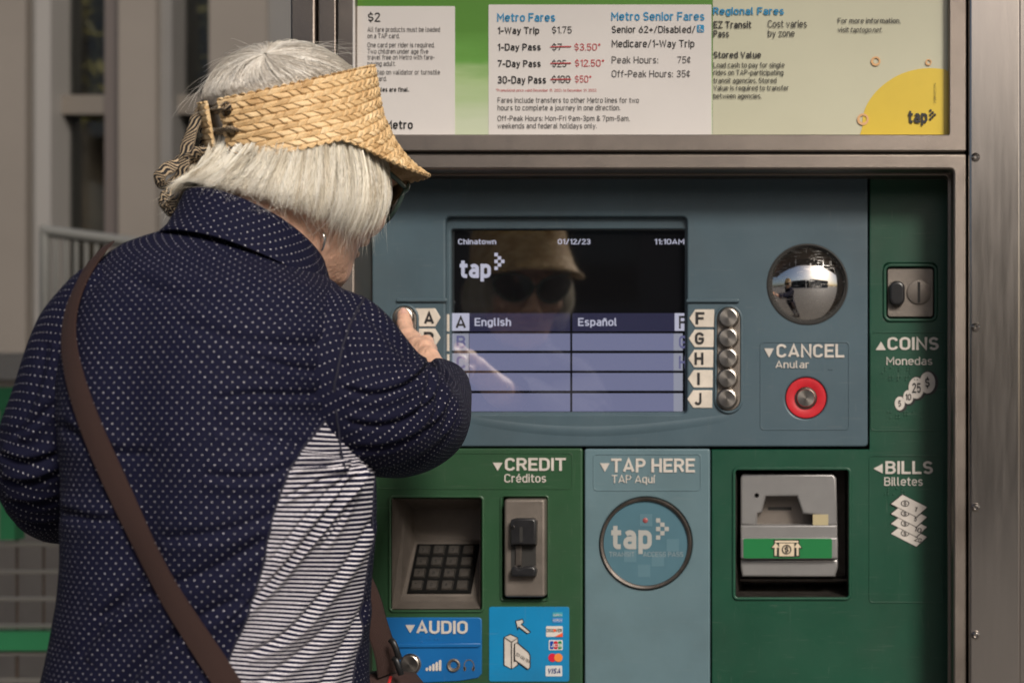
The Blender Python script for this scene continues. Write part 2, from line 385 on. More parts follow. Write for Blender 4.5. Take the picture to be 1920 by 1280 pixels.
    G['z'] = (.36, [[(0, X), (.36, X), (0, 0), (.36, 0)]])
    G['1'] = (.22, [[(0, .80), (.22, 1), (.22, 0)]])
    G['2'] = (.46, [_A(.23, .76, .23, .24, 165, -20) + [(0, 0), (.48, 0)]])
    G['3'] = (.46, [_A(.22, .76, .22, .24, 155, -90) , [(.18, .52)] + _A(.22, .26, .24, .26, 90, -155)])
    G['4'] = (.50, [[(.30, 1), (0, .25), (.50, .25)], [(.38, .46), (.38, 0)]])
    G['5'] = (.46, [[(.42, 1), (.05, 1), (.02, .50)] + _A(.23, .31, .23, .31, 125, -150)])
    G['6'] = (.48, [_A(.24, .30, .24, .30, 0, 360) , [(.36, 1), (.03, .42)]])
    G['7'] = (.46, [[(0, 1), (.46, 1), (.14, 0)]])
    G['8'] = (.48, [_A(.24, .76, .21, .24, 0, 360), _A(.24, .27, .24, .27, 0, 360)])
    G['9'] = (.48, [_A(.24, .70, .24, .30, 0, 360), [(.12, 0), (.45, .58)]])
    G['$'] = (.46, [[(x * .96, .08 + y * .84) for x, y in G['S'][1][0]], [(.23, 1.08), (.23, .90)], [(.23, .10), (.23, -.08)]])
    G['¢'] = (.39, [[(x, .14 + y) for x, y in G['c'][1][0]], [(.21, 1.0), (.21, 0)]])
    G['-'] = (.26, [[(0, .40), (.26, .40)]]); G['/'] = (.36, [[(0, -.08), (.36, 1.06)]]); G['.'] = (0.0, [[(0, 0), (0, .06)]]); G[','] = (.04, [[(.04, .08), (0, -.12)]])
    G[':'] = (0.0, [[(0, 0), (0, .06)], [(0, .56), (0, .62)]]); G['+'] = (.42, [[(0, .42), (.42, .42)], [(.21, .21), (.21, .63)]])
    G['*'] = (.26, [[(.13, 1.02), (.13, .74)], [(.01, .95), (.25, .81)], [(.01, .81), (.25, .95)]])
    G['#'] = (.46, [[(.12, .05), (.20, .95)], [(.30, .05), (.38, .95)], [(0, .32), (.46, .32)], [(.02, .68), (.48, .68)]])
    G['&'] = (.56, [[(.56, 0), (.10, .66)] + _A(.24, .82, .16, .18, 200, -40) + [(.08, .40)] + _A(.22, .22, .22, .22, 150, 300) + [(.52, .42)]])
    G['%'] = (.5, [[(0, 0), (.5, 1)]]); G['í'] = (0.06, [[(0, 0), (0, X)], [(.0, .88), (.10, 1.04)]])
    G['é'] = (.42, G['e'][1] + [[(.18, .88), (.28, 1.04)]]); G['ñ'] = (.40, G['n'][1] + [[(.06, .90), (.14, .98), (.25, .90), (.34, .98)]])
    return G
GL = _glyphs(); GLYPH_RANGES = []
def text_geo(s, bold=0.0, extrude=0.0, shear=0.0, res=3, bevel=0.0):
    """stroke text: returns verts (x, y, z) with cap height .7; z in -extrude..+extrude"""
    t = .108 + bold * 3.2; V = []; F = []; x = 0.0; lay = 0; GLYPH_RANGES.clear()
    for ch in s:
        if ch == ' ': x += .30; continue
        w_, strokes = GL.get(ch, GL['-']); v_a, f_a = len(V), len(F)
        for st in strokes:
            lay += 1; dz = (lay % 4) * (.004 if not extrude else .05)
            pts = []
            for p in st:
                q = (x + t / 2 + p[0], t / 2 + p[1] * (1 - t))
                if not pts or abs(q[0] - pts[-1][0]) + abs(q[1] - pts[-1][1]) > 1e-3: pts.append(q)
            closed = len(pts) > 4 and abs(pts[0][0] - pts[-1][0]) + abs(pts[0][1] - pts[-1][1]) < 1e-3
            if closed: pts = pts[:-1]
            n = len(pts)
            if not closed:   # square ends reach the full outline
                def ext(a, b):
                    dx, dy = a[0] - b[0], a[1] - b[1]; l = math.hypot(dx, dy) or 1; k = min(t / 2, .06 + t / 2) * (1 if (abs(dx) < .02 * l or abs(dy) < .02 * l) else .35)
                    return (a[0] + dx / l * k, a[1] + dy / l * k)
                e0, e1 = ext(pts[0], pts[1]), ext(pts[-1], pts[-2]); pts[0] = e0; pts[-1] = e1
            base = len(V); segs = n if closed else n - 1
            for i in range(n):
                a = pts[i - 1] if (i or closed) else None; c = pts[(i + 1) % n] if (i < n - 1 or closed) else None; p = pts[i]
                def un(u, v_):
                    dx, dy = v_[0] - u[0], v_[1] - u[1]; l = math.hypot(dx, dy) or 1; return (-dy / l, dx / l)
                if a is None: nx, ny, k = *un(p, c), 1
                elif c is None: nx, ny, k = *un(a, p), 1
                else:
                    n1, n2 = un(a, p), un(p, c); nx, ny = n1[0] + n2[0], n1[1] + n2[1]; l = math.hypot(nx, ny) or 1e-6; nx /= l; ny /= l
                    k = min(1 / max(.35, nx * n1[0] + ny * n1[1]), 2.0)
                for sg in (1, -1):
                    V.append((p[0] + nx * k * sg * t / 2, p[1] + ny * k * sg * t / 2, extrude + dz))
            if extrude:
                for i in range(n):
                    for q in (0, 1): a = V[base + 2 * i + q]; V.append((a[0], a[1], -extrude))
            for i in range(segs):
                j = (i + 1) % n; F.append((base + 2 * i, base + 2 * i + 1, base + 2 * j + 1, base + 2 * j))
                if extrude:
                    o = base + 2 * n
                    F.append((base + 2 * i, base + 2 * j, o + 2 * j, o + 2 * i)); F.append((base + 2 * j + 1, base + 2 * i + 1, o + 2 * i + 1, o + 2 * j + 1))
            if extrude and not closed:
                o = base + 2 * n; F.append((base, o, o + 1, base + 1)); F.append((base + 2 * n - 2, base + 2 * n - 1, o + 2 * n - 1, o + 2 * n - 2))
        x += w_ + t + .115 - bold * .5; GLYPH_RANGES.append((v_a, len(V), f_a, len(F)))
    A = np.array(V); A[:, :2] *= .7; A[:, 0] += shear * A[:, 1]
    return A, F
def text(b, s, u0, u1, vt, vb, y, bold=0.0, ex=0.0, shear=0.0, rot=0.0, res=3):
    """fit string s between photo columns u0..u1, cap top vt, baseline vb, standing proud by ex from plane y"""
    V, F = text_geo(s, bold, 0.5 if ex else 0.0, shear, res)
    x0, x1 = V[:, 0].min(), V[:, 0].max(); sc = K * (D + y) / D
    X = (V[:, 0] - x0) / (x1 - x0) * (u1 - u0) * sc
    Z = V[:, 1] / .7 * (vb - vt) * sc
    Y = -(V[:, 2] + 0.5) * ex if ex else -V[:, 2] * .006
    if rot:
        c, s_ = math.cos(rot), math.sin(rot); X, Z = X * c - Z * s_, X * s_ + Z * c
    o = P(u0, vb, y)
    b.add(np.stack([o.x + X, o.y + Y, o.z + Z], 1), F)
    return b
# ------------------------------------------------------------ the ground and what stands round the place
def quad(name, a, b, z, mat, kind='structure'):
    o = mk(name, [(a[0], a[1], z), (b[0], a[1], z), (b[0], b[1], z), (a[0], b[1], z)], [(0, 1, 2, 3)], mat); o['kind'] = kind; return o
quad('ground', (-150, -150), (150, 150), 0.0, M['concrete'])

# ------------------------------------------------------------ ticket machine
TM = thing('ticket_machine', (-0.06, 0.3, 0.0), 'steel-framed transit ticket machine with slate blue and green panels, screen and fare board', 'ticket machine')
FY = -0.07      # front plane of the steel frame
# cabinet behind
b = Batch(); b.box((P(560, 0).x, 0.10, 0.0), (P(1900, 0).x, 0.85, 2.15)); b.build('cabinet', M['steel_dark'], TM)
# lower front below the picture
b = Batch(); b.box((P(600, 0).x, -0.02, 0.06), (P(1800, 0).x, 0.099, P(0, 1560).z)); b.build('lower_door', M['steel_brushed'], TM)
# fare board frame pieces
fr = [[rr(607, -420, 1812, 283, 3), rr(664, -360, 1780, 252, 3)]]
plate('board_frame', [rr(632, -420, 1812, 284, 3, 2), rr(664, -360, 1779, 252, 2, 2)], FY, 0.05, 0.002, M['steel'], TM)
plate('poster_backing', rr(650, -400, 1790, 262, 2, 2), FY + 0.018, 0.004, 0, M['rubber'], TM)
plate('opening_frame', [rr(632, 288, 1812, 1660, 3, 2), rr(665, 318, 1787, 1600, 6, 4)], FY, 0.095, 0.003, M['steel'], TM)
plate('frame_groove', [rr(640, 276, 1806, 296, 2, 2)], FY + 0.006, 0.004, 0, M['rubber'], TM)
plate('frame_step', [rr(661, 314, 1790, 1603, 6, 4), rr(676, 329, 1777, 1590, 6, 4)], FY + 0.030, 0.006, 0.001, M['steel'], TM)
# side panels and mullions
sp = plate('side_panel', rr(1816, -440, 1915, 1900, 5, 3), FY - 0.002, 0.06, 0.004, M['steel_brushed'], TM, 'tall brushed steel panel with four screws on the right')
for v in (295, 613, 951, 1190, -60, 1450):
    c = P(1829, v, FY - 0.002)
    lathe('screw', c, [(0.0058, 0.0), (0.0055, -0.0015), (0.0035, -0.003), (0.0028, -0.0034), (0.0022, -0.0030), (0.0018, -0.0012)], M['steel_brushed'], sp, 18)
b = Batch(); b.box((P(1914, 0, FY).x, FY + .002, 0.0), (P(1918, 0, FY).x + 0.002, FY + 0.4, 2.15)); b.build('side_return', M['steel_brushed'], TM)
plate('mullion', rr(596, -440, 630, 1900, 3, 2), FY + .004, 0.06, 0.002, M['steel'], TM)
plate('mullion', rr(544, -440, 591, 1900, 4, 2), FY + .002, 0.06, 0.003, M['steel'], TM)
b = Batch(); b.box((P(560, 0, FY).x, FY + .02, 0), (P(640, 0, FY).x, 0.2, 2.15)); b.build('mullion_core', M['rubber'], TM)
plate('glazing_edge', rr(661, -360, 664.5, 252, 1, 1), FY - 0.001, 0.004, 0.0005, M['card'], TM)

# fare posters
PY = FY + 0.014
po = plate('fare_poster', rr(664, -362, 1336, 256, 1, 1), PY, 0.001, 0, M['pgreen'], TM, 'green printed fare poster with two white text cards')
plate('text_card', rr(668, 12, 853, 254, 1, 1), PY - 0.0008, 0.0006, 0, M['card'], po)
plate('text_card', rr(916, 9, 1334, 254, 1, 1), PY - 0.0008, 0.0006, 0, M['card'], po)
pr = plate('fare_poster', rr(1336.5, -362, 1781, 256, 1, 1), PY, 0.001, 0, M['paleyel'], TM, 'pale cream fare poster with yellow sun shape in its corner')
# yellow blob
pts = []
for i in range(25):
    t = math.pi - math.pi * 0.62 * i / 24
    pts.append((1745 + 128 * math.cos(t) * (1 + .01 * math.sin(5 * t)), 238 - 110 * math.sin(t)))
pts = [p for p in pts if p[0] < 1779.5] + [(1779.5, 136), (1779.5, 254), (1612, 254)]
plate('sun_print', pts, PY - 0.0008, 0.0006, 0, M['yellow'], pr)
b = Batch()
for c, r in (((1642, 115), 9), ((1741, 117), 6), ((1618, 224), 11)):
    for q in (0,): b.plate([circ(c[0], c[1], r, 20), circ(c[0] + .5, c[1] - .5, r * .6, 16)], PY - 0.0018)
b.build('ring_print', M['peach'], pr, kind='stuff')
b = Batch(); y = PY - 0.0017
for a in (('$2', 690, 713, 24, 41, .004), ('1-Way Trip', 933, 1011, 51, 64, .018), ('1-Day Pass', 933, 1014, 82, 95, .018), ('7-Day Pass', 933, 1014, 113, 126, .018),
          ('30-Day Pass', 933, 1024, 143, 157, .018), ('$1.75', 1035, 1072, 50, 63, 0), ('$7', 1035, 1054, 82, 95, 0), ('$25', 1035, 1062, 113, 126, 0), ('$100', 1035, 1069, 142, 156, 0),
          ('Metro', 722, 774, 226, 242, .018), ('Senior 62+/Disabled/', 1147, 1304, 49, 62, .008), ('Medicare/1-Way Trip', 1147, 1302, 75, 89, .008), ('All sales are final.', 689, 767, 164, 172, .018)):
    text(b, a[0], a[1], a[2], a[3], a[4], y, bold=a[5])
b.plate([circ(706, 216, 13, 32), circ(706, 216, 10.5, 32)], y)
text(b, 'M', 699, 713, 210, 222, y, bold=.03)
b.build('black_lettering', M['ink'], po, kind='stuff')
b = Batch()
for a in (('All fare products must be loaded', 689, 825, 51, 60), ('on a TAP card.', 689, 749, 63, 72), ('One card per rider is required.', 689, 815, 80, 89), ('Two children under age five', 689, 803, 92, 101),
          ('travel free on Metro with fare-', 689, 815, 103, 112), ('paying adult.', 689, 742, 115, 124), ('Must tap on validator or turnstile', 684, 825, 131, 140), ('to board.', 689, 725, 143, 152),
          ('Peak Hours:', 1147, 1234, 106, 119), ('75¢', 1270, 1295, 106, 119), ('Off-Peak Hours:', 1147, 1262, 132, 145), ('35¢', 1269, 1294, 132, 145),
          ('Fares include transfers to other Metro lines for two', 933, 1198, 183, 193), ('hours to complete a journey in one direction.', 933, 1163, 197, 207),
          ('Off-Peak Hours: Mon-Fri 9am-3pm & 7pm-5am,', 933, 1181, 217, 227), ('weekends and federal holidays only.', 933, 1119, 231, 241)):
    text(b, *a, y, bold=.002)
b.build('grey_lettering', M['inkgrey'], po, kind='stuff')
b = Batch()
for a in (('$3.50*', 1077, 1126, 82, 95), ('$12.50*', 1078, 1133, 112, 125), ('$50*', 1078, 1109, 142, 155), ('*Promotional price valid December 15, 2021, to December 31, 2022.', 930, 1119, 167, 172)):
    text(b, *a, y)
for v in (88, 119, 149): b.add(*strip([(1032, v), (1071, v - .5)], 2, y - .0004))
b.build('red_lettering', M['inkred'], po, kind='stuff')
b = Batch(); text(b, 'Metro Fares', 932, 1041, 25, 41, y, bold=.018); text(b, 'Metro Senior Fares', 1146, 1321, 23, 39, y, bold=.015)
b.build('blue_lettering', M['inkblue'], po, kind='stuff')
b = Batch(); b.plate(rr(1307, 47, 1320, 61, 2, 2), y); ic = b.build('access_symbol', M['inkblue'], po)
b = Batch(); b.plate(circ(1312, 50.5, 1.6, 10), y - .0008); b.add(*strip([(1312, 52), (1312, 56), (1316, 56), (1318, 59)], 1.2, y - .0008)); b.add(*strip([(1311, 54), (1309.5, 57), (1312, 59.5), (1315, 58)], 1.1, y - .0009))
b.build('access_figure', M['card'], po, kind='stuff')
# regional poster text
b = Batch(); text(b, 'Regional Fares', 1337, 1470, 14, 28, y, bold=.018); b.build('blue_lettering', M['inkblue'], pr, kind='stuff')
b = Batch()
for a in (('EZ Transit', 1338, 1409, 40, 53, .015), ('Pass', 1338, 1367, 57, 70, .012), ('Stored Value', 1338, 1427, 97, 109, .015), ('Cost varies', 1440, 1513, 38, 52, 0), ('by zone', 1440, 1490, 56, 69, 0),
          ('For more information,', 1571, 1689, 34, 44, .002), ('visit', 1571, 1592, 51, 61, .002), ('Load cash to pay for single', 1338, 1471, 117, 127, .002), ('rides on TAP-participating', 1338, 1469, 131, 141, .002),
          ('transit agencies. Stored', 1338, 1456, 146, 156, .002), ('Value is required to transfer', 1338, 1479, 160, 170, .002), ('between agencies.', 1338, 1428, 175, 185, .002)):
    text(b, a[0], a[1], a[2], a[3], a[4], y, bold=a[5])
text(b, 'taptogo.net.', 1595, 1654, 51, 61, y, shear=.3)
y2 = y - .001
text(b, 'tap', 1703, 1739, 207, 231, y2, bold=.03)
def arrow_squares(b, u, v, s, y, ex=0.0006):
    for i, j in ((0, 0), (1, 1), (0, 2), (2, 2), (1, 3), (0, 4)):
        b.plate([(u + i * s, v + j * s), (u + i * s + s, v + j * s), (u + i * s + s, v + j * s + s), (u + i * s, v + j * s + s)], y, ex)
arrow_squares(b, 1743, 205, 4, y2)
b.build('black_lettering', M['ink'], pr, kind='stuff')
b = Batch(); text(b, '21-1286RH 06/21 LACMTA', 1755, 1793, 0, 4, y2, rot=R(90)); 
for i in range(len(b.v)): b.v[i] = b.v[i] + np.array([0, 0, (P(0, 194, y2) - P(0, 4, y2)).z])
b.build('fine_print', M['ink'], pr, kind='stuff')

# ---- painted panels
BP = plate('screen_panel', [rr(697, 300, 1627, 837, 7, 4), rr(835, 406, 1288, 776, 9, 4), circ(1514, 533, 74, 48), circ(1511, 746, 39, 40)], 0.0, 0.012, 0.0022, M['blue'], TM, 'slate blue front panel around the screen')
plate('panel_backing', rr(690, 300, 1630, 840, 3, 2), 0.022, 0.01, 0, M['rubber'], TM)
plate('coin_panel', [[(1630, 300), (1781, 300), (1781, 1600), (1334, 1600), (1334, 842), (1630, 842)], rr(1657, 494, 1756, 601, 9, 4), rr(1378, 880, 1592, 1120, 7, 4)], 0.004, 0.012, 0.002, M['green'], TM, 'green L-shaped front panel with coin and bill slots')
plate('tap_panel', [rr(1096, 841, 1331, 1600, 4, 3), circ(1211, 1018, 87, 56)], 0.001, 0.012, 0.002, M['ltblue'], TM, 'pale teal front panel below the screen')
plate('credit_panel', [rr(690, 840, 1092, 1600, 4, 3), rr(731, 931, 904, 1144, 9, 4), rr(942, 932, 1025, 1122, 6, 3)], 0.003, 0.012, 0.002, M['green_l'], TM, 'leaf green front panel with keypad and card slot')
plate('lower_backing', rr(690, 838, 1790, 1600, 3, 2), 0.165, 0.01, 0, M['rubber'], TM)
b = Batch(); b.plate([rr(660, 318, 700, 1600, 2, 2)], 0.02, 0.004)
b.build('gap_filler', M['rubber'], TM)

def ridge(u0, v0, u1, v1, y, mat, r=8, name='label_border', w=2.2):
    return plate(name, [rr(u0, v0, u1, v1, r, 4), rr(u0 + w, v0 + w, u1 - w, v1 - w, r - w, 4)], y - .0008, 0.0015, 0.0003, mat, TM, res=1)
ridge(1425, 640, 1593, 806, 0.0, M['blue']); ridge(1632, 622, 1773, 808, .004, M['green']); ridge(1629, 853, 1770, 1130, .004, M['green'])
ridge(1112, 850, 1315, 920, .001, M['ltblue']); ridge(706, 848, 1074, 917, .003, M['green_l'])

# raised lettering
def lettering(items, y, ex=0.0012, mat=None, bold=.02):
    for it in items:
        b = Batch()
        if it[0] == 'tri': b.plate(it[1], y - ex, ex + .0004); b.build('raised_arrow', M['letter'], TM); continue
        text(b, it[0], it[1], it[2], it[3], it[4], y, bold=it[5] if len(it) > 5 else bold, ex=ex, res=4)
        V = b.v[0]
        if len(it) > 5: b.build('small_lettering', M['letter'], TM, kind='stuff'); continue
        for a, c, fa, fc_ in list(GLYPH_RANGES): mk('raised_letter', V[a:c], [tuple(i - a for i in f) for f in b.f[fa:fc_]], M['letter'], TM)
lettering([('CANCEL', 1456, 1583, 645, 670), ('Anular', 1454, 1517, 676, 690, .004), ('tri', [(1433, 653), (1451, 653), (1442, 670)])], 0.0)
lettering([('CREDIT', 947, 1061, 858, 882), ('Créditos', 946, 1024, 888, 904, .004), ('tri', [(924, 867), (942, 867), (933, 882)])], .003)
lettering([('TAP HERE', 1146, 1303, 859, 885), ('TAP Aquí', 1147, 1229, 890, 905, .002), ('tri', [(1125, 868), (1143, 868), (1134, 884)])], .001)
lettering([('COINS', 1664, 1760, 632, 656), ('Monedas', 1662, 1748, 669, 684, .002), ('tri', [(1642, 656), (1661, 656), (1652, 640)])], .004)
lettering([('BILLS', 1660, 1749, 864, 888), ('Billetes', 1658, 1730, 894, 910, .002), ('tri', [(1638, 878), (1655, 869), (1655, 887)])], .004)

# braille dots
def braille(u0, v0, rows, cols, y, mat, pitch=5.2, seed=0):
    rnd = random.Random(seed); b = Batch()
    for j in range(rows):
        for i in range(cols):
            if (i % 3) == 2 or rnd.random() < .45: continue
            c = P(u0 + i * pitch, v0 + j * pitch, y); rr_ = .0009; V = []; n = 6
            for k in range(n): V.append((c.x + rr_ * math.cos(k * 1.047), c.y, c.z + rr_ * math.sin(k * 1.047)))
            V.append((c.x, c.y - .0006, c.z)); b.add(V, [(k, n, (k + 1) % n) for k in range(n)])
    b.build('braille', mat, TM, 60, kind='stuff')
braille(1655, 688, 3, 16, .002, M['green'], seed=1); braille(1668, 706, 2, 12, .002, M['green'], seed=5); braille(1665, 772, 3, 18, .002, M['green'], seed=2); braille(1660, 915, 3, 8, .002, M['green'], seed=3)
braille(1540, 686, 2, 6, -.002, M['blue'], seed=4); braille(1180, 890, 2, 9, -.001, M['ltblue'], seed=6)

# ---- screen
plate('screen_bezel', [rr(829, 400, 1296, 782, 4, 2), rr(845, 429, 1284, 772, 5, 3)], 0.010, 0.010, 0.0015, M['blue'], TM)
SY = 0.020
S = plate('screen', rr(838, 420, 1292, 780, 2, 2), SY, 0.002, 0, M['scrblack'], TM, 'lit display screen with lavender menu rows')
def scr(name, loops, mat, dy=0.0006):
    b = Batch()
    for lp in loops: b.plate(lp, SY - dy, 0.0003)
    return b.build(name, mat, S)
rc = lambda a, b_, c, d: [(a, b_), (c, b_), (c, d), (a, d)]
rows = [(625, 657), (662, 694.5), (699, 732), (737, 771)]
scr('menu_cell', [rc(880, 587, 1069, 621)], M['ui_dark']); scr('menu_cell', [rc(1073, 587, 1265, 621)], M['ui_dark'])
for a, c in rows:
    scr('menu_cell', [rc(880, a, 1069, c)], M['ui_row']); scr('menu_cell', [rc(1073, a, 1263, c)], M['ui_row'])
for q in (rc(847, 587, 880, 620), rc(1265, 587, 1283, 620)): scr('menu_letter_box', [q], M['ui_text'], .0007)
for a, c in rows:
    scr('menu_letter_box', [rc(846, a, 879, c)], M['ui_grey'], .0007); scr('menu_letter_box', [rc(1263, a, 1280, c)], M['ui_grey'], .0007)
b = Batch(); y = SY - .0012
text(b, 'A', 854, 874, 592, 616, y, bold=.02); text(b, 'F', 1273, 1285, 592, 616, y, bold=.02); b.build('screen_letters', M['ink'], S, kind='stuff')
b = Batch()
for c, v in (('B', 629), ('C', 667), ('D', 704)): text(b, c, 856, 873, v, v + 24, y, bold=.02)
text(b, 'E', 856, 871, 742, 766, y, bold=.02); text(b, 'G', 1273, 1288, 629, 653, y, bold=.02); text(b, 'H', 1273, 1287, 667, 691, y, bold=.02)
b.build('screen_letters', M['ui_faint'], S, kind='stuff')
b = Batch(); text(b, 'English', 890, 958, 596, 611, y, bold=.015); text(b, 'Español', 1084, 1156, 596, 611, y, bold=.015)
text(b, 'Chinatown', 859, 930, 448, 458, y, bold=.01); text(b, '01/12/23', 1046, 1107, 448, 458, y, bold=.01); text(b, '11:10AM', 1227, 1283, 448, 458, y, bold=.01)
text(b, 'tap', 862, 920, 487, 521, y, bold=.03)
for i, j in ((0, 0), (1, 1), (0, 2), (2, 2), (1, 3), (0, 4)):
    b.plate(rc(927 + i * 6.2, 474 + j * 6.4, 933.2 + i * 6.2, 480.4 + j * 6.4), y, .0002)
b.build('screen_text', M['ui_text'], S, kind='stuff')
# alignment marks beside the glass
for v in (589, 626, 664, 702, 740):
    plate('marker_line', rc(833.5, v, 842.5, v + 32), 0.0095, 0.0012, 0, M['tagw'], TM)

# ---- letter tags and buttons
plate('moulded_ledge', rr(742, 559, 838, 566, 3, 3), -.0035, .004, .0014, M['blue'], TM)
plate('moulded_ledge', rr(1286, 560, 1386, 567, 3, 3), -.0035, .004, .0014, M['blue'], TM)
def pent(u, v, right, w=46, h=34):
    if right: return [(u, v), (u + w * .78, v), (u + w, v + h / 2), (u + w * .78, v + h), (u, v + h)]
    return [(u + w, v), (u + w * .24, v), (u, v + h / 2), (u + w * .24, v + h), (u + w, v + h)]
pl = plate('button_strip', rr(735, 574, 780, 772, 22, 8), -0.002, 0.006, 0.0015, M['cast'], TM)
prr = plate('button_strip', rr(1344, 576, 1388, 770, 22, 8), -0.002, 0.006, 0.0015, M['cast'], TM)
def ring_lip(u0, v0, u1, v1, y, mat, r, w=5, name='recess_lip', h=.003):
    return plate(name, [rr(u0 - w, v0 - w, u1 + w, v1 + w, r + w, 7), rr(u0, v0, u1, v1, r, 7)], y - h, h + .001, .0014, mat, TM)
ring_lip(735, 574, 780, 772, 0, M['blue'], 22, 5); ring_lip(1344, 576, 1388, 770, 0, M['blue'], 22, 5)
c0 = P(1366, 596, -.003); s_ = K
bt = lathe('button', c0, [(20 * s_, .001), (20 * s_, -.0006), (19 * s_, -.0012), (18.2 * s_, -.0008), (17.6 * s_, -.0045), (16.8 * s_, -.0058), (15.5 * s_, -.0062), (.0002, -.0062)], M['button'], TM, 40, smooth=22)
bs = []
for i in range(1, 5): bs.append(dup(bt, TM, P(1366 - i * .6, 596 + i * 37.8, -.003) - c0))
for i in range(5): bs.append(dup(bt, TM, P(758, 594 + i * 37.8, -.003) - c0))
for i, ch in enumerate('FGHIJ'):
    v = 580 + i * 37.8; u = 1292 - i * .9
    t = plate('letter_tag', pent(u, v, False, 47, 33), -.0012, .0022, .0006, M['tagw'], TM, 'cream tag with black letter ' + ch)
    b = Batch(); cw = {'I': 5, 'J': 13}.get(ch, 17)
    text(b, ch, u + 12 + (17 - cw) / 2, u + 12 + (17 + cw) / 2, v + 5, v + 28, -.0013, bold=.03, ex=.0004); b.build('black_letter', M['ink'], t)
for i, ch in enumerate('ABCDE'):
    v = 578 + i * 37.8; u = 779
    t = plate('letter_tag', pent(u, v, True, 47, 34), -.0012, .0022, .0006, M['tagw'], TM, 'cream tag with black letter ' + ch)
    b = Batch(); text(b, ch, u + 16, u + 35, v + 6, v + 30, -.0013, bold=.03, ex=.0004); b.build('black_letter', M['ink'], t)
# moulded lip under the screen
V = []; F = []
n = 40
for i in range(n + 1):
    t = i / n; u = 840 + 560 * t; v = 776 + 30 * math.sin(math.pi * min(1, max(0, t)) ** .9) - 2
    ff_ = math.sin(math.pi * t) ** .6
    for (dv, dy) in ((-8, .001), (-3, -.0008), (3, -.0013), (10, -.0008), (18, .001)): V.append(P(u, v + dv, dy if dy > 0 else dy * ff_ + .0006 * (1 - ff_)))
for i in range(n):
    for k in range(4): F.append((i * 5 + k, i * 5 + k + 1, i * 5 + k + 6, i * 5 + k + 5))
mk('moulded_lip', V, F, M['blue'], TM, 60)
# shallow raised shoulder above the left buttons / screen
# ---- convex mirror
c = P(1514, 533, .004); rad = 73 * K; prof = []
for i in range(25):
    a = R(46) * (1 - i / 24); RR = rad / math.sin(R(46)); prof.append((max(RR * math.sin(a), .0003), -(RR * math.cos(a) - RR * math.cos(R(46)))))
lathe('convex_mirror', c, [(rad + .001, .004)] + prof, M['mirror'], TM, 96, smooth=80)
lathe('mirror_gasket', P(1514, 533, .0), [(rad + .0022, .003), (rad + .0022, -.0008), (rad + .0006, -.0012), (rad - .0004, .002)], M['rubber'], TM, 64)
# ---- cancel button
cb = lathe('cancel_ring', P(1511, 746, .0), [(38.5 * K, .006), (38 * K, .001), (37 * K, -.0005), (28 * K, -.001), (21 * K, .0005), (20 * K, .004)], M['red'], TM, 56)
lathe('cancel_button', P(1511, 746, .0), [(20.5 * K, .004), (20.5 * K, -.001), (19 * K, -.0018), (17.5 * K, -.001), (17 * K, -.004), (16 * K, -.0052), (.0002, -.0052)], M['button'], TM, 44, smooth=22)

# ---- coin slot plate
plate('coin_slot_plate', rr(1664, 503, 1750, 594, 5, 3), .006, .006, .001, M['cast'], TM)
ring_lip(1662, 500, 1752, 597, .004, M['green'], 8, 6, h=.0025)
V, F = plate_geo([rr(1667, 526, 1697, 573, 14, 7)], -.004, .012, .004, 4); mk('coin_return_knob', V, F, M['black'], TM, 50)
lathe('coin_disc', P(1723, 548, .006), [(23 * K, 0), (22.5 * K, -.002), (20 * K, -.0026), (.0002, -.0026)], M['cast'], TM, 40, smooth=22)
plate('coin_slot', rr(1720.5, 528, 1725.5, 568, 2, 2), .0030, .001, 0, M['rubber'], TM)

# ---- coin icon
b = Batch(); b2 = Batch()
for (cu, cv, r, s, w) in ((1687, 756, 11, '5', 5), (1703, 744, 11, '10', 11), (1718, 727, 17, '25', 17), (1739, 717, 17, '$', 9)):
    y = .0032 - (.0004 if r > 12 else 0) - (0.0002 if s in ('10', '$') else 0)
    b2.plate(circ(cu + 2.5, cv + .5, r * .92 + 2, 26, r * 1.22 + 2), y + .0003, .0003); 
    b.plate(circ(cu, cv, r * .85, 26, r * 1.18), y - .0003, .0003)
    text(b2, s, cu - w * .5, cu + w * .5, cv - r * .55, cv + r * .55, y - .0008, bold=.02)
    b.build('coin_symbol', M['letter'], TM); b2.build('coin_symbol_outline', M['ink'], TM, kind='stuff'); b = Batch(); b2 = Batch()

# ---- bills icon
b = Batch(); b2 = Batch()
for k, s in enumerate(('20', '10', '5', '1')):
    cu, cv = 1705, 1004 - k * 18.6; y = .0034 - k * .0005
    q = [(cu - 34, cv - 4), (cu - 13, cv - 21), (cu + 33, cv + 2), (cu + 13, cv + 20)]
    c_ = (cu, cv); o = [((p[0] - cu) * 1.07 + cu, (p[1] - cv) * 1.09 + cv) for p in q]
    b2.plate(o, y + .0002, .0002); b.plate(q, y, .0002)
    b2.plate([circ(cu - 8, cv - 5, 8, 18, 6), circ(cu - 8, cv - 5, 6.3, 18, 4.5)], y - .0004, .0002)
    text(b2, '$', cu - 11, cu - 5, cv - 8.5, cv - 1.5, y - .0004, bold=.02); text(b2, s, cu + 8, cu + 8 + (5 if len(s) == 1 else 14), cv - 0, cv + 9, y - .0004, bold=.02, rot=R(-20))
    b.build('bill_symbol', M['letter'], TM); b2.build('bill_symbol_outline', M['ink'], TM, kind='stuff'); b = Batch(); b2 = Batch()


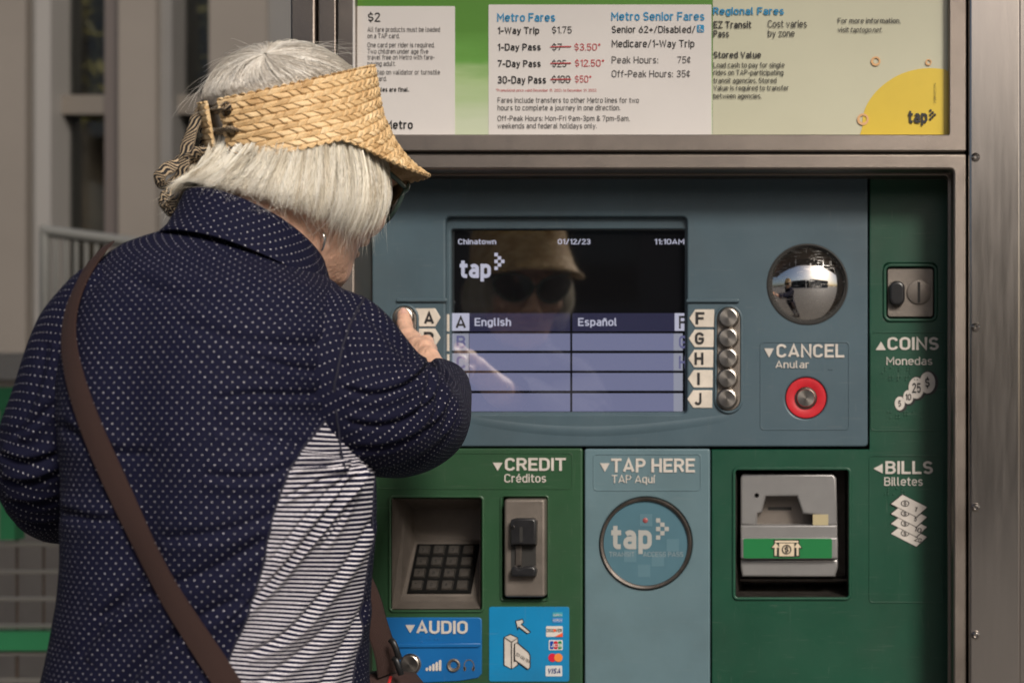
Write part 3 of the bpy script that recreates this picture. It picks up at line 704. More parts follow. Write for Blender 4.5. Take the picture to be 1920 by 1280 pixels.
# ---- open boxes (recesses)
def recess(name, r0, y0, r1, y1, mat, skip_back=False, label=None):
    """r = world-space rectangle given in photo pixels on plane y0 for both; walls run straight back, tapering to r1"""
    (a, b_, c, d), (e, f, g, h) = r0, r1
    A = [P(a, b_, y0), P(c, b_, y0), P(c, d, y0), P(a, d, y0)]
    s = [P(e, f, y0), P(g, f, y0), P(g, h, y0), P(e, h, y0)]
    B = [Vector((p.x, y1, p.z)) for p in s]
    V = A + B; F = [(0, 1, 5, 4), (1, 2, 6, 5), (2, 3, 7, 6), (3, 0, 4, 7)]
    if not skip_back: F.append((4, 5, 6, 7))
    return mk(name, V, F, mat, TM, None, label)

# keypad bay: upright back, then a shelf that slopes out to the user
A = P(735, 935, .004); Bq = P(901, 935, .004); Z1 = P(0, 1141, .004).z
xl, xr = A.x, Bq.x; zt = A.z
prof = [(.004, zt), (.058, zt - .004), (.086, zt - .018), (.086, zt - .060), (.082, zt - .064), (.028, Z1 + .014), (.020, Z1 + .008), (.004, Z1)]
V = []; F = []
inl = [0, .003, .006, .008, .008, .008, .006, 0]
for (yy, zz), t in zip(prof, inl):
    V += [(xl + t, yy, zz), (xr - t, yy, zz)]
for k in range(len(prof) - 1): F.append((2 * k, 2 * k + 1, 2 * k + 3, 2 * k + 2))
F.append(tuple(range(0, 2 * len(prof), 2))); F.append(tuple(range(1, 2 * len(prof), 2))[::-1])
mk('keypad_bay', V, F, M['cast'], TM)
ring_lip(733, 933, 903, 1143, .003, M['green_l'], 5, 5, h=.0022)
# keypad on the slope
t0 = Vector((0, .082, zt - .064)); t1 = Vector((0, .028, Z1 + .014)); sl_ = (t1 - t0); L_ = sl_.length; ez = sl_.normalized(); ex_ = Vector((1, 0, 0)); en = ex_.cross(ez).normalized()
if en.y > 0: en = -en
xk0 = P(780, 1022, .075).x; kw = P(898, 1022, .075).x - xk0; kh = L_ * .93
def KP(a, t, h): return Vector((xk0, 0, 0)) + ex_ * a + Vector((0, t0.y, t0.z)) + ez * (t + L_ * .03) + en * h
def slab(a0, t0_, a1, t1_, h0, h1, inset):
    V = [KP(a0, t0_, h0), KP(a1, t0_, h0), KP(a1, t1_, h0), KP(a0, t1_, h0), KP(a0 + inset, t0_ + inset, h1), KP(a1 - inset, t0_ + inset, h1), KP(a1 - inset, t1_ - inset, h1), KP(a0 + inset, t1_ - inset, h1)]
    return V, [(4, 5, 6, 7), (0, 1, 5, 4), (1, 2, 6, 5), (2, 3, 7, 6), (3, 0, 4, 7)]
_kb = pmat('keypad_black', (.005, .005, .005), .7); _kb.node_tree.nodes['Principled BSDF'].inputs['Specular IOR Level'].default_value = .08
kp = mk('keypad', *slab(0, 0, kw, kh, .0002, .0024, .0008), _kb, TM)
M['key'] = pmat('worn_metal_key', (0.26, 0.24, 0.22), 0.28, 0.9, var=.3, vs=80, bump=.2, bs=700)
lab = ['1', '2', '3', 'v', '4', '5', '6', '<', '7', '8', '9', '+', '*', '0', '#', '']
for r_ in range(4):
    for c_ in range(4):
        cw = kw * .18; a = kw * (.055 + .235 * c_); t = kh * (.055 + .235 * r_); ch_ = kh * .18
        if r_ == 0 and c_ == 0: key = mk('key', *slab(a, t, a + cw, t + ch_, .0024, .0055, .0012), M['key'], kp); ka, kt = a, t
        else:
            key = dup(key0, kp, KP(a, t, 0) - KP(ka, kt, 0))
        if r_ == 0 and c_ == 0: key0 = key
b = Batch()
for i, s in enumerate(lab):
    if not s or s in 'v<+': continue
    r_, c_ = divmod(i, 4); a = kw * (.055 + .235 * c_) + kw * .06; t = kh * (.055 + .235 * r_) + kh * .13
    V, F = text_geo(s, .01); cap = .0055
    b.add([tuple(KP(a + x / .7 * cap, t - yv / .7 * cap, .0057)) for x, yv, _ in V], F)
b.build('key_numerals', M['ink'], kp, kind='stuff')

# ---- card reader
cr = plate('card_reader_plate', rr(945, 935, 1022, 1119, 6, 4), -.012, .026, .0035, M['cast'], TM, smooth=50, res=3)
ring_lip(941, 931, 1026, 1123, .003, M['green_l'], 4, 4, h=.002)
V, F = plate_geo([[(957, 974), (966, 971), (1000, 971), (1005, 976), (1004, 1021), (956, 1021)]], -.026, .016, .003, 3); rd = mk('card_slot_housing', V, F, M['black'], cr, 45)
plate('slot_groove', rr(974, 987, 980, 1016, 1, 1), -.0265, .001, 0, M['rubber'], cr)
lathe('housing_screw', P(962, 988, -.026), [(.0022, 0), (.0018, -.0012), (.0004, -.0012)], M['steel_brushed'], cr, 12)
plate('slot_channel', rr(958, 1021, 1005, 1066, 2, 2), -.0125, .001, 0, M['rubber'], cr)
plate('channel_rib', rr(966, 1022, 978, 1060, 2, 2), -.015, .003, .001, M['steel_dark'], cr)
V, F = plate_geo([[(957, 1066), (964, 1060), (972, 1066), (984, 1062), (1000, 1061), (1005, 1068), (1003, 1080), (958, 1080)]], -.026, .016, .003, 3); mk('card_slot_base', V, F, M['black'], cr, 45)

# ---- tap reader
c = P(1211, 1018, .001)
lathe('tap_ring', c, [(86.5 * K, .004), (86 * K, -.003), (84 * K, -.0045), (80 * K, -.0035), (78.5 * K, .001)], M['steel_dark'], TM, 72)
td = lathe('tap_disc', c, [(79.5 * K, .001), (79 * K, -.0004), (.0002, -.0004)], pmat('teal_tap_disc', (0.075, 0.16, 0.205), 0.25, var=.06, vs=20, coat=.6), TM, 72)
b = Batch(); y = c.y - .0009
text(b, 'tap', 1146, 1222, 983, 1029, y, bold=.03)
for i, j in ((0, 0), (1, 1), (0, 2), (2, 2), (1, 3), (0, 4)): b.plate(rc(1230 + i * 8, 971 + j * 8, 1238 + i * 8, 979 + j * 8), y, .0002)
b.build('tap_lettering', pmat('grey_white_print', (.36, .36, .345), .4), td, kind='stuff')
b = Batch(); text(b, 'TRANSIT', 1142, 1190, 1034, 1043, y); text(b, 'ACCESS PASS', 1206, 1281, 1034, 1043, y); b.build('small_lettering', pmat('faint_grey_print', (.26, .31, .33), .5), td, kind='stuff')
b = Batch()
for u, v in ((1200, 963), (1180, 1005), (1250, 1010), (1222, 1038), (1196, 1058), (1170, 1030)): b.plate(rc(u, v, u + 23, v + 23), y + .0003, .0001)
b.build('square_print', pmat('faint_square_print', (.095, .185, .23), .3, coat=.5), td, kind='stuff')
lathe('indicator_light', P(1210, 975, y), [(.0035, 0), (.003, -.0004), (.0003, -.0006)], pmat('dim_red_lamp', (.28, .07, .07), .4), td, 16)

# ---- bill acceptor
b = Batch()
recess('bill_bay', (1379, 881, 1591, 1119), .005, (1390, 887, 1586, 1106), .125, M['steel_dark'])
ring_lip(1379, 881, 1591, 1119, .004, M['green'], 5, 6, h=.0025)
M['silver'] = pmat('silver_moulding', (0.30, 0.295, 0.295), 0.34, 0.5, var=.06, vs=30, bump=.15, bs=900)
body = plate('bill_acceptor', [[(1391, 888), (1562, 888), (1568, 896), (1570, 984), (1536, 984), (1536, 966), (1505, 963), (1494, 930), (1436, 930), (1428, 960), (1420, 962), (1418, 984), (1388, 984), (1388, 896)]], .012, .08, .003, M['silver'], TM, 'silver bill acceptor head with green arrow band', smooth=45, res=3)
plate('mouth_floor', [(1418, 984), (1421, 960), (1432, 951), (1436, 930), (1494, 930), (1500, 951), (1536, 966), (1536, 984)], .040, .004, 0, M['cast'], body)
plate('mouth_slot', rc(1440, 950, 1484, 956), .0395, .001, 0, M['rubber'], body)
plate('jaw', rr(1388, 984, 1570, 1008, 2, 2), .010, .08, .002, M['silver'], body)
bn = plate('arrow_band', rr(1388, 1006, 1571, 1048, 4, 3), .004, .08, .003, M['silver'], body, smooth=50)
plate('band_print', rr(1394, 1009, 1560, 1046, 3, 3), .0032, .001, 0, pmat('band_green', (.012, .17, .05), .35, coat=.5), body)
plate('lower_jaw', [(1388, 1048), (1571, 1048), (1571, 1062), (1566, 1081), (1391, 1081), (1388, 1062)], .014, .08, .003, M['silver'], body, smooth=50)
plate('yellow_window', rc(1524, 964, 1553, 984), .0105, .004, 0, pmat('yellowed_plastic', (.42, .36, .22), .35), body)
lathe('sensor_hole', P(1419, 928, .012), [(.0032, 0), (.003, -.0005), (.0022, -.0005), (.002, .0)], M['rubber'], body, 16)
b = Batch(); b2 = Batch()
for bb, g, yy in ((b2, 2, .0026), (b, 0, .0021)):
    bb.plate(rc(1453 - g, 1013 - g, 1497 + g, 1016.5 + g), yy, .0003)
    bb.plate(rc(1461 - g, 1018 - g, 1489 + g, 1042 + g), yy + .0001, .0003)
    for cu in (1454.5, 1495.5):
        bb.plate([(cu, 1017 - g * 1.4), (cu + 7 + g * 1.2, 1026 + g), (cu + 2 + g, 1026 + g), (cu + 2 + g, 1041 + g), (cu - 2 - g, 1041 + g), (cu - 2 - g, 1026 + g), (cu - 7 - g * 1.2, 1026 + g)], yy - .0001, .0002)
b2.plate([circ(1475, 1029.5, 9, 24), circ(1475, 1029.5, 7, 24)], .0014, .0002); text(b2, '$', 1471, 1479, 1024, 1035, .0014, bold=.02)
b.build('band_symbol', M['ivory'], body, kind='stuff'); b2.build('band_symbol_outline', M['ink'], body, kind='stuff')
plate('bay_floor_lip', rc(1384, 1084, 1588, 1090), .06, .05, .001, M['steel_dark'], TM)

# ---- blue audio plate
au = plate('audio_plate', [(708, 1161), (712, 1157), (899, 1157), (903, 1161), (903, 1262), (896, 1270), (862, 1276), (800, 1279), (708, 1279)], .0012, .004, .001, M['audio_blue'], TM, 'bright blue audio plate under the keypad')
plate('audio_step', [(708, 1207), (901, 1205), (901, 1209), (896, 1213), (708, 1214)], -.0012, .004, .0012, M['audio_blue'], au)
b = Batch(); text(b, 'AUDIO', 781, 877, 1163, 1187, .0012, bold=.02, ex=.0012); b.plate([(760, 1171), (778, 1171), (769, 1186)], 0, .002)
for i in range(5):
    b.plate(rr(798 + i * 6.2, 1251 - i * 3.6, 802.4 + i * 6.2, 1257, 2, 3), 0.0, .0012, .0)
b.build('raised_lettering', M['letter'], au, kind='stuff')
b = Batch(); b.add(*strip([(872, 1256), (870, 1250), (871, 1242), (875, 1237), (880, 1236), (885, 1238), (888, 1243), (889, 1250), (887, 1256)], 1.8, .0005))
b.plate(rr(869, 1249, 874, 1257, 2, 2), .0005, .0003); b.plate(rr(885, 1249, 890, 1257, 2, 2), .0005, .0003); b.build('headphone_symbol', M['cast'], au, kind='stuff')
braille(785, 1192, 3, 9, .0002, M['audio_blue'], seed=8)
lathe('audio_button', P(770, 1244, .0012), [(20 * K, .001), (20 * K, -.002), (18.5 * K, -.003), (17.5 * K, -.002), (17 * K, -.0045), (15.5 * K, -.0052), (.0002, -.0052)], M['button'], au, 40, smooth=22)
lathe('headphone_jack', P(851, 1246, .0012), [(12.5 * K, .001), (12 * K, -.0025), (10.5 * K, -.003), (7 * K, -.001), (5 * K, .002), (.0002, .003)], M['cast'], au, 32)

# ---- cyan card sticker
cs = plate('card_sticker', rr(917, 1137, 1067, 1277, 4, 3), .0018, .002, .0003, M['cyan'], TM, 'cyan sticker with card arrow drawing and payment logos')
b = Batch(); b2 = Batch(); y = .0010
def outl(pts, wd=2.0): b2.add(*strip(pts, wd, y - .0005, True))
def face(pts, wd=2.0): b.plate(pts, y, .0002); outl(pts, wd)
face([(967, 1163), (980, 1160), (982, 1166), (977, 1169), (995, 1184), (989, 1187), (972, 1174), (971, 1180)])
face([(945, 1194), (957, 1188), (971, 1195), (959, 1203)]); face([(945, 1194), (959, 1203), (959, 1253), (945, 1246)]); face([(959, 1203), (971, 1195), (971, 1210), (964, 1214), (964, 1240), (971, 1236), (971, 1246), (959, 1253)])
y -= .0006
face([(965, 1206), (970, 1204), (991, 1222), (994, 1228), (994, 1250), (990, 1254), (965, 1236)])
text(b2, '123 456 789', 966, 996, 1221, 1227, y - .0006, rot=R(-32), bold=.01)
b.build('card_drawing', M['letter'], cs, kind='stuff'); b2.build('card_drawing_lines', M['ink'], cs, kind='stuff')
y = .0011
def logo(name, rect, col, marks):
    m_ = pmat(name + '_ground', col, .4); o = plate('payment_logo', rr(*rect, 1.5, 2), y, .0003, 0, m_, cs); return o
logo('teal', (1036, 1147, 1055, 1156), srgb(60, 150, 170), 0); logo('sky', (1036, 1157, 1055, 1167), srgb(70, 130, 190), 0)
logo('w1', (1024, 1173, 1055, 1193), srgb(205, 200, 195), 0); logo('w2', (1029, 1199, 1055, 1218), srgb(205, 205, 205), 0); logo('w4', (1023, 1247, 1054, 1267), srgb(200, 200, 200), 0)
b = Batch(); text(b, 'AMERICAN', 1037, 1054, 1150, 1154, y - .0005); text(b, 'EXPRESS', 1037, 1054, 1160, 1164, y - .0005); b.build('logo_lettering', M['card'], cs, kind='stuff')
b = Batch(); text(b, 'DISC VER', 1025, 1054, 1178, 1184, y - .0005, bold=.02); b.build('logo_lettering', M['ink'], cs, kind='stuff')
b = Batch(); b.plate(circ(1040, 1181, 2.8, 12), y - .0006, .0001); b.plate([(1055, 1185), (1055, 1193), (1040, 1193)], y - .0005, .0001); b.build('logo_mark', pmat('logo_orange', srgb(225, 90, 50), .4), cs)
for k, cc in enumerate(((20, 70, 160), (190, 30, 50), (20, 130, 70))):
    b = Batch(); b.plate(rr(1031 + k * 7.6, 1201, 1038 + k * 7.6, 1216, 2, 2), y - .0005, .0001); b.build('logo_mark', pmat('logo_bar', srgb(*cc), .4), cs)
b = Batch(); text(b, 'JCB', 1032, 1053, 1206, 1212, y - .0010, bold=.02); b.build('logo_lettering', M['card'], cs, kind='stuff')
b = Batch(); b.plate(circ(1036, 1232, 8, 22), y - .0002, .0001); b.build('logo_mark', pmat('logo_red', srgb(200, 30, 60), .4), cs)
b = Batch(); b.plate(circ(1047, 1232, 8, 22), y - .0005, .0001); b.build('logo_mark', pmat('logo_amber', srgb(225, 130, 60), .4), cs)
b = Batch(); text(b, 'VISA', 1028, 1051, 1252, 1262, y - .0005, bold=.03, shear=.25); b.build('logo_lettering', pmat('logo_navy', srgb(30, 50, 110), .4), cs, kind='stuff')
# ------------------------------------------------------------ background, left of the machine
def wbox(b, u0, u1, v0, v1, y, dy=0.1):
    a = P(u0, v1, y); c = P(u1, v0, y); b.box((a.x, y, a.z), (c.x, y + dy, c.z)); return b
BY = 5.0
WF = thing('glazed_wall', (-6, BY, 0), 'beige pillared wall with dark glass bays far behind the woman', 'wall')
def col(name, u0, u1, mat, y=BY, v0=-110, z0=0.0, dy=.3, label=None):
    a = P(u0, 0, y); c = P(u1, 0, y); b = Batch(); b.box((a.x, y, z0), (c.x, y + dy, P(0, v0, y).z)); return b.build(name, mat, WF, label=label)
for u0, u1, m, y in ((-420, -260, 'beige', BY), (-130, 48, 'beige', BY), (48, 66, 'greyframe', BY + .06), (66, 95, 'wire2', BY + .02), (222, 292, 'beige', BY), (292, 322, 'greyframe', BY + .05), (392, 500, 'beige', BY + .03), (500, 640, 'greyframe', BY + .05), (820, 940, 'beige', BY), (1120, 1240, 'beige', BY), (1420, 1540, 'beige', BY), (1720, 1840, 'beige', BY), (2020, 2140, 'beige', BY)):
    if m == 'wire2': M.setdefault('wire2', pmat('pale_grey_frame', (.21, .20, .19), .5))
    col('pillar', u0, u1, M[m], y)
for u0, u1 in ((-262, -130), (90, 224), (320, 394), (640, 820), (940, 1120), (1240, 1420), (1540, 1720), (1840, 2020)):
    a = P(u0, 0, BY + .2); c = P(u1, 0, BY + .2); b = Batch(); b.box((a.x, BY + .2, 0), (c.x, BY + .23, P(0, -110, BY).z)); b.build('window_pane', M['winglass'], WF)
    b = Batch(); wbox(b, u0, u1, 178, 214, BY + .12, .1); b.build('transom', pmat('dark_transom', (.12, .105, .09), .5), WF)
    if u0 == 90:
        b = Batch(); wbox(b, 196, 224, -105, 1500, BY + .1, .08); b.build('window_stile', pmat('brown_stile', (.09, .075, .07), .5), WF)
bw_ = thing('backdrop_wall', (-6, 9, 0), 'dark brown backdrop wall added to keep the glass bays dark', 'wall'); b = Batch(); b.box((-16, 9, 0), (8, 9.2, 7)); b.build('backdrop_face', pmat('dark_brown_wall', (.035, .03, .026), .8, var=.2, vs=1), bw_)  # added dark backdrop, stops bright sky showing through the glass
def tree(x, y, z0, z1, rad, seed, label):
    rnd = np.random.default_rng(seed); T = thing('tree', (x, y, 0), label, 'tree')
    bar(Vector((x, y, 0)), Vector((x + .1, y, z0 + .6)), .08, 'trunk', pmat('bark', (.10, .08, .06), .9, var=.2), T, 10)
    for k in range(5):
        a = k * 1.3; bar(Vector((x + .08, y, z0 + .2)), Vector((x + rad * .6 * math.cos(a), y + rad * .5 * math.sin(a), z0 + .9 + .2 * k)), .03, 'limb', pmat('bark_limb', (.10, .08, .06), .9), T, 6)
    n_ = 9000; cc = rnd.normal(0, 1, (60, 3)); cc /= np.linalg.norm(cc, axis=1)[:, None]; cc *= rnd.uniform(.3, 1, (60, 1)); c_i = rnd.integers(0, 60, n_)
    p = cc[c_i] * [rad, rad * .7, (z1 - z0) / 2] + rnd.normal(0, .16, (n_, 3)) + [x, y, (z0 + z1) / 2]
    a = rnd.normal(0, 1, (n_, 3)); a /= np.linalg.norm(a, axis=1)[:, None]; b2 = np.cross(a, rnd.normal(0, 1, (n_, 3))); b2 /= np.linalg.norm(b2, axis=1)[:, None]
    V = np.stack([p - a * .06, p + b2 * .025, p + a * .06, p - b2 * .025], 1).reshape(-1, 3); F = np.arange(n_ * 4).reshape(-1, 4)
    mknp('crown', V, F, pmat('olive_leaves', (.10, .095, .02), .6, var=.5, vs=3, col2=(.20, .17, .03)), T, kind='stuff')
def bar(p, q, w, name, mat, parent, n=8):
    d = (q - p).normalized(); a = d.orthogonal().normalized(); c = d.cross(a); V = []
    for e in (p, q):
        for i in range(n): t = 2 * math.pi * i / n; V.append(e + a * w * math.cos(t) + c * w * math.sin(t))
    F = [(i, (i + 1) % n, n + (i + 1) % n, n + i) for i in range(n)] + [tuple(range(n))[::-1], tuple(range(n, 2 * n))]
    return mk(name, V, F, mat, parent, 50)
tree(P(150, 0, 7).x, 7.0, 3.1, 4.9, .75, 3, 'olive green tree behind the glass bay at far left'); tree(P(355, 0, 6.8).x, 6.8, 3.2, 4.8, .6, 4, 'olive green tree behind the glass bay above the visor')
# stair railing seen soft, left of her head
RL = thing('stair_railing', (P(200, 0, 3.6).x, 3.6, 0), 'pale grey metal railing sloping down behind her left shoulder', 'railing')
M['rail'] = pmat('pale_rail_paint', (.15, .15, .14), .5)
def bar(p, q, w, name, mat, parent, n=8):
    d = (q - p).normalized(); a = d.orthogonal().normalized(); c = d.cross(a); V = []; 
    for e in (p, q):
        for i in range(n): t = 2 * math.pi * i / n; V.append(e + a * w * math.cos(t) + c * w * math.sin(t))
    F = [(i, (i + 1) % n, n + (i + 1) % n, n + i) for i in range(n)] + [tuple(range(n))[::-1], tuple(range(n, 2 * n))]
    return mk(name, V, F, mat, parent, 50)
bar(P(80, 432, 3.6), P(345, 468, 3.6), .022, 'handrail', M['rail'], RL)
bar(P(80, 660, 3.6), P(345, 690, 3.6), .02, 'bottom_rail', M['rail'], RL)
for i in range(14):
    u = 86 + i * 19; bar(P(u, 434 + i * 2.6, 3.6), P(u, 662 + i * 2, 3.6), .008, 'baluster', M['rail'], RL, 6)
bar(P(84, 425, 3.6), Vector((P(84, 0, 3.6).x, 3.6, 0)), .02, 'rail_post', M['rail'], RL)
bar(P(340, 460, 3.6), Vector((P(340, 0, 3.6).x, 3.6, 0)), .02, 'rail_post', M['rail'], RL)
LW = thing('low_wall', (-4, 3.0, 0), 'low grey concrete wall with a rounded top behind the green fence', 'wall')
b = Batch(); a = P(-500, 0, 3.0); c = P(600, 0, 3.0); b.box((a.x, 3.0, 0), (c.x, 3.25, P(0, 712, 3).z)); b.build('wall_body', pmat('low_wall_concrete', (.34, .31, .28), .8, var=.15, vs=3), LW)  # even grey-beige base colour with slight random variation
b = Batch(); b.box((a.x - .02, 2.97, P(0, 712, 3).z), (c.x + .02, 3.28, P(0, 662, 3).z)); b.build('coping', pmat('pale_coping', (.34, .33, .31), .7), LW)
# hedge strip reflected in the glass, beyond: foliage clumps behind the glass bay
GF = thing('green_fence', (P(0, 0, 1.5).x, 1.5, 0), 'green steel fence with welded wire mesh at the left edge', 'fence')
gy = 1.5
def fbox(name, u0, u1, v0, v1, mat, dy=.05, y=gy):
    b = Batch(); wbox(b, u0, u1, v0, v1, y, dy); return b.build(name, mat, GF)
fbox('top_rail', -700, 640, 726, 768, M['fgreen']); fbox('bottom_rail', -700, 640, 1184, 1219, M['fgreen'])
for u in (-330, 12, 620):
    b = Batch(); a = P(u - 14, 0, gy); c = P(u + 14, 0, gy); b.box((a.x, gy - .003, 0), (c.x, gy + .053, P(0, 722, gy).z)) if u != 12 else b.box((a.x, gy + .003, P(0, 1012, gy).z), (c.x, gy + .047, P(0, 768, gy).z)); b.build('post', M['fgreen'], GF)
for i in range(11):
    v = 1020 + (i - 5) * 51; bar(P(-700, v, gy + .02), P(640, v, gy + .02), .0062, 'wire', M['wire'], GF, 6)
M['wired'] = pmat('brown_wire', (.09, .065, .05), .5, .3)
for i in range(26):
    u = -640 + i * 50 - 28; bar(P(u, 768, gy + .029), P(u, 1184, gy + .029), .003, 'wire', M['wired'], GF, 6)
    if i % 2 == 0: bar(P(u, 1219, gy + .029), P(u, 1500, gy + .029), .004, 'wire', M['wired'], GF, 6)
# roof over the machines
CN = thing('canopy', (0, 1.5, 0), 'wide grey station canopy above the ticket machine', 'canopy')
M['soffit'] = pmat('dark_soffit', (.10, .09, .085), .6, var=.1)
b = Batch(); b.box((-6, -1.9, 3.3), (7, 1.2, 3.5)); b.build('roof_slab', M['soffit'], CN)
for x, y in ((3.2, -1.2), (-5.4, .9), (5.5, .9)):
    bar(Vector((x, y, 0)), Vector((x, y, 3.3)), .11, 'canopy_column', pmat('red_column', (.35, .03, .03), .4), CN, 20)
# plaza buildings added for reflections only, tones and heights shaped for them
def facade(x0, x1, y, h, colr, nm, rows, cols):
    T = thing('reflected_building', ((x0 + x1) / 2, y, 0), nm, 'building')
    b = Batch(); b.box((x0, y - 5, 0), (x1, y, h)); b.build('wall', pmat('stucco', colr, .8, var=.08, vs=.6), T)
    bw = Batch()
    for i in range(cols):
        for j in range(rows):
            a = x0 + (i + .25) * (x1 - x0) / cols; c = x0 + (i + .75) * (x1 - x0) / cols; z = .8 + j * (h - .8) / rows
            o = Batch(); o.box((a, y - .05, z), (c, y + .02, z + (h - .8) / rows * .55)); o.build('window', M['winglass'], T)
facade(-22, 1.5, -20, 5.5, (.05, .042, .036), 'dark brown plaza building added behind the camera to darken the screen reflection, windows in two rows', 2, 7)
facade(2.5, 24, -24, 7.2, (.36, .31, .26), 'tan low building added behind the camera for the steel reflections, right of the dark one', 2, 6)
# ------------------------------------------------------------ the woman at the machine
def v3(a): return np.array(tuple(a), float)
AH, PH = R(26), R(26)
hf = np.array([math.sin(AH) * math.cos(PH), math.cos(AH) * math.cos(PH), -math.sin(PH)])
hr = np.array([math.cos(AH), -math.sin(AH), 0.0]); hu = np.cross(hr, hf)
HC = v3(P(563, 287, -.50))
def HL(x, y, z): return HC + hr * x + hf * y + hu * z
AT = R(12); tw = np.array([math.cos(AT), -math.sin(AT), 0]); tf = np.array([math.sin(AT), math.cos(AT), 0])

def surface_nets(S, org, h):
    ins = S < 0; nx, ny, nz = S.shape
    c = np.zeros((nx - 1, ny - 1, nz - 1), np.int8)
    for i in (0, 1):
        for j in (0, 1):
            for k in (0, 1): c += ins[i:nx - 1 + i, j:ny - 1 + j, k:nz - 1 + k]
    act = (c > 0) & (c < 8); I = np.argwhere(act); idx = -np.ones(act.shape, np.int64); idx[act] = np.arange(len(I))
    acc = np.zeros((len(I), 3)); cnt = np.zeros(len(I))
    cs = [(i, j, k) for i in (0, 1) for j in (0, 1) for k in (0, 1)]
    for a in cs:
        for b in cs:
            if sum(abs(p - q) for p, q in zip(a, b)) != 1 or a > b: continue
            fa = S[I[:, 0] + a[0], I[:, 1] + a[1], I[:, 2] + a[2]]; fb = S[I[:, 0] + b[0], I[:, 1] + b[1], I[:, 2] + b[2]]
            m = (fa < 0) != (fb < 0); t = np.where(m, fa / np.where(m, fa - fb, 1), 0)[:, None]
            acc += np.where(m[:, None], np.array(a) + t * (np.array(b) - np.array(a)), 0); cnt += m
    V = (I + acc / cnt[:, None]) * h + org; Q = []
    for ax in range(3):
        s0 = [slice(None)] * 3; s1 = [slice(None)] * 3; s0[ax] = slice(0, -1); s1[ax] = slice(1, None)
        e = ins[tuple(s0)] != ins[tuple(s1)]; E = np.argwhere(e); b_, c_ = [(1, 2), (2, 0), (0, 1)][ax]
        E = E[(E[:, b_] > 0) & (E[:, c_] > 0)]; E = E[(E[:, b_] < S.shape[b_] - 1) & (E[:, c_] < S.shape[c_] - 1)]
        def g(db, dc):
            q = E.copy(); q[:, b_] -= db; q[:, c_] -= dc; return idx[q[:, 0], q[:, 1], q[:, 2]]
        q = np.stack([g(1, 1), g(0, 1), g(0, 0), g(1, 0)], 1); fl = ins[E[:, 0], E[:, 1], E[:, 2]]
        q[~fl] = q[~fl][:, ::-1]; Q.append(q)
    return V, np.concatenate(Q)

class SDF:
    def __init__(s, lo, hi, h):
        s.h = h; s.o = np.array(lo, float); s.n = np.ceil((np.array(hi) - s.o) / h).astype(int) + 1
        s.S = np.full(s.n, .05, np.float32)
    def _blk(s, lo, hi, pad):
        a = np.clip(np.floor((np.minimum(lo, hi) - pad - s.o) / s.h).astype(int), 0, s.n); b = np.clip(np.ceil((np.maximum(lo, hi) + pad - s.o) / s.h).astype(int) + 1, 0, s.n)
        sl = tuple(slice(p, q) for p, q in zip(a, b))
        g = [s.o[i] + s.h * np.arange(a[i], b[i], dtype=np.float32) for i in range(3)]
        return sl, np.meshgrid(*g, indexing='ij', sparse=True)
    def _put(s, sl, d, k, sub=False):
        A = s.S[sl]
        if sub: d = -d; hh = np.clip(.5 - .5 * (d - A) / k, 0, 1); hh = np.clip(.5 + .5 * (d - A) / k, 0, 1); s.S[sl] = A * (1 - hh) + d * hh + k * hh * (1 - hh); return
        hh = np.clip(.5 + .5 * (A - d) / k, 0, 1); s.S[sl] = A * (1 - hh) + d * hh - k * hh * (1 - hh)
    def cap(s, a, b, ra, rb, k=.008, sub=False):
        a = v3(a); b = v3(b); r = max(ra, rb); sl, (X, Y, Z) = s._blk(np.minimum(a, b) - r, np.maximum(a, b) + r, .03)
        d = b - a; L = float(d @ d) + 1e-12
        t = np.clip(((X - a[0]) * d[0] + (Y - a[1]) * d[1] + (Z - a[2]) * d[2]) / L, 0, 1)
        q = np.sqrt((X - a[0] - t * d[0]) ** 2 + (Y - a[1] - t * d[1]) ** 2 + (Z - a[2] - t * d[2]) ** 2) - (ra + (rb - ra) * t)
        s._put(sl, q, k, sub)
    def ell(s, c, rad, axes=None, k=.012, sub=False):
        c = v3(c); ax = axes if axes is not None else np.eye(3); rm = max(rad)
        sl, (X, Y, Z) = s._blk(c - rm, c + rm, .03); acc = 0; acc2 = 0
        for i in range(3):
            p = (X - c[0]) * ax[i][0] + (Y - c[1]) * ax[i][1] + (Z - c[2]) * ax[i][2]
            acc = acc + (p / rad[i]) ** 2; acc2 = acc2 + (p / rad[i] ** 2) ** 2
        k0 = np.sqrt(acc); s._put(sl, k0 * (k0 - 1) / (np.sqrt(acc2) + 1e-9), k, sub)

# joints of the right arm (world)
S_R = P(630, 680, -.60); E_R = P(786, 792, -.345); W_R = P(821, 720, -.150)
MC = [P(783, 652, -.080), P(797, 656, -.092), P(804, 671, -.108), P(805, 688, -.122)]
HA = (hr, hf, hu)
g = SDF((-.80, -.80, .84), (-.40, -.004, 1.66), .0023)
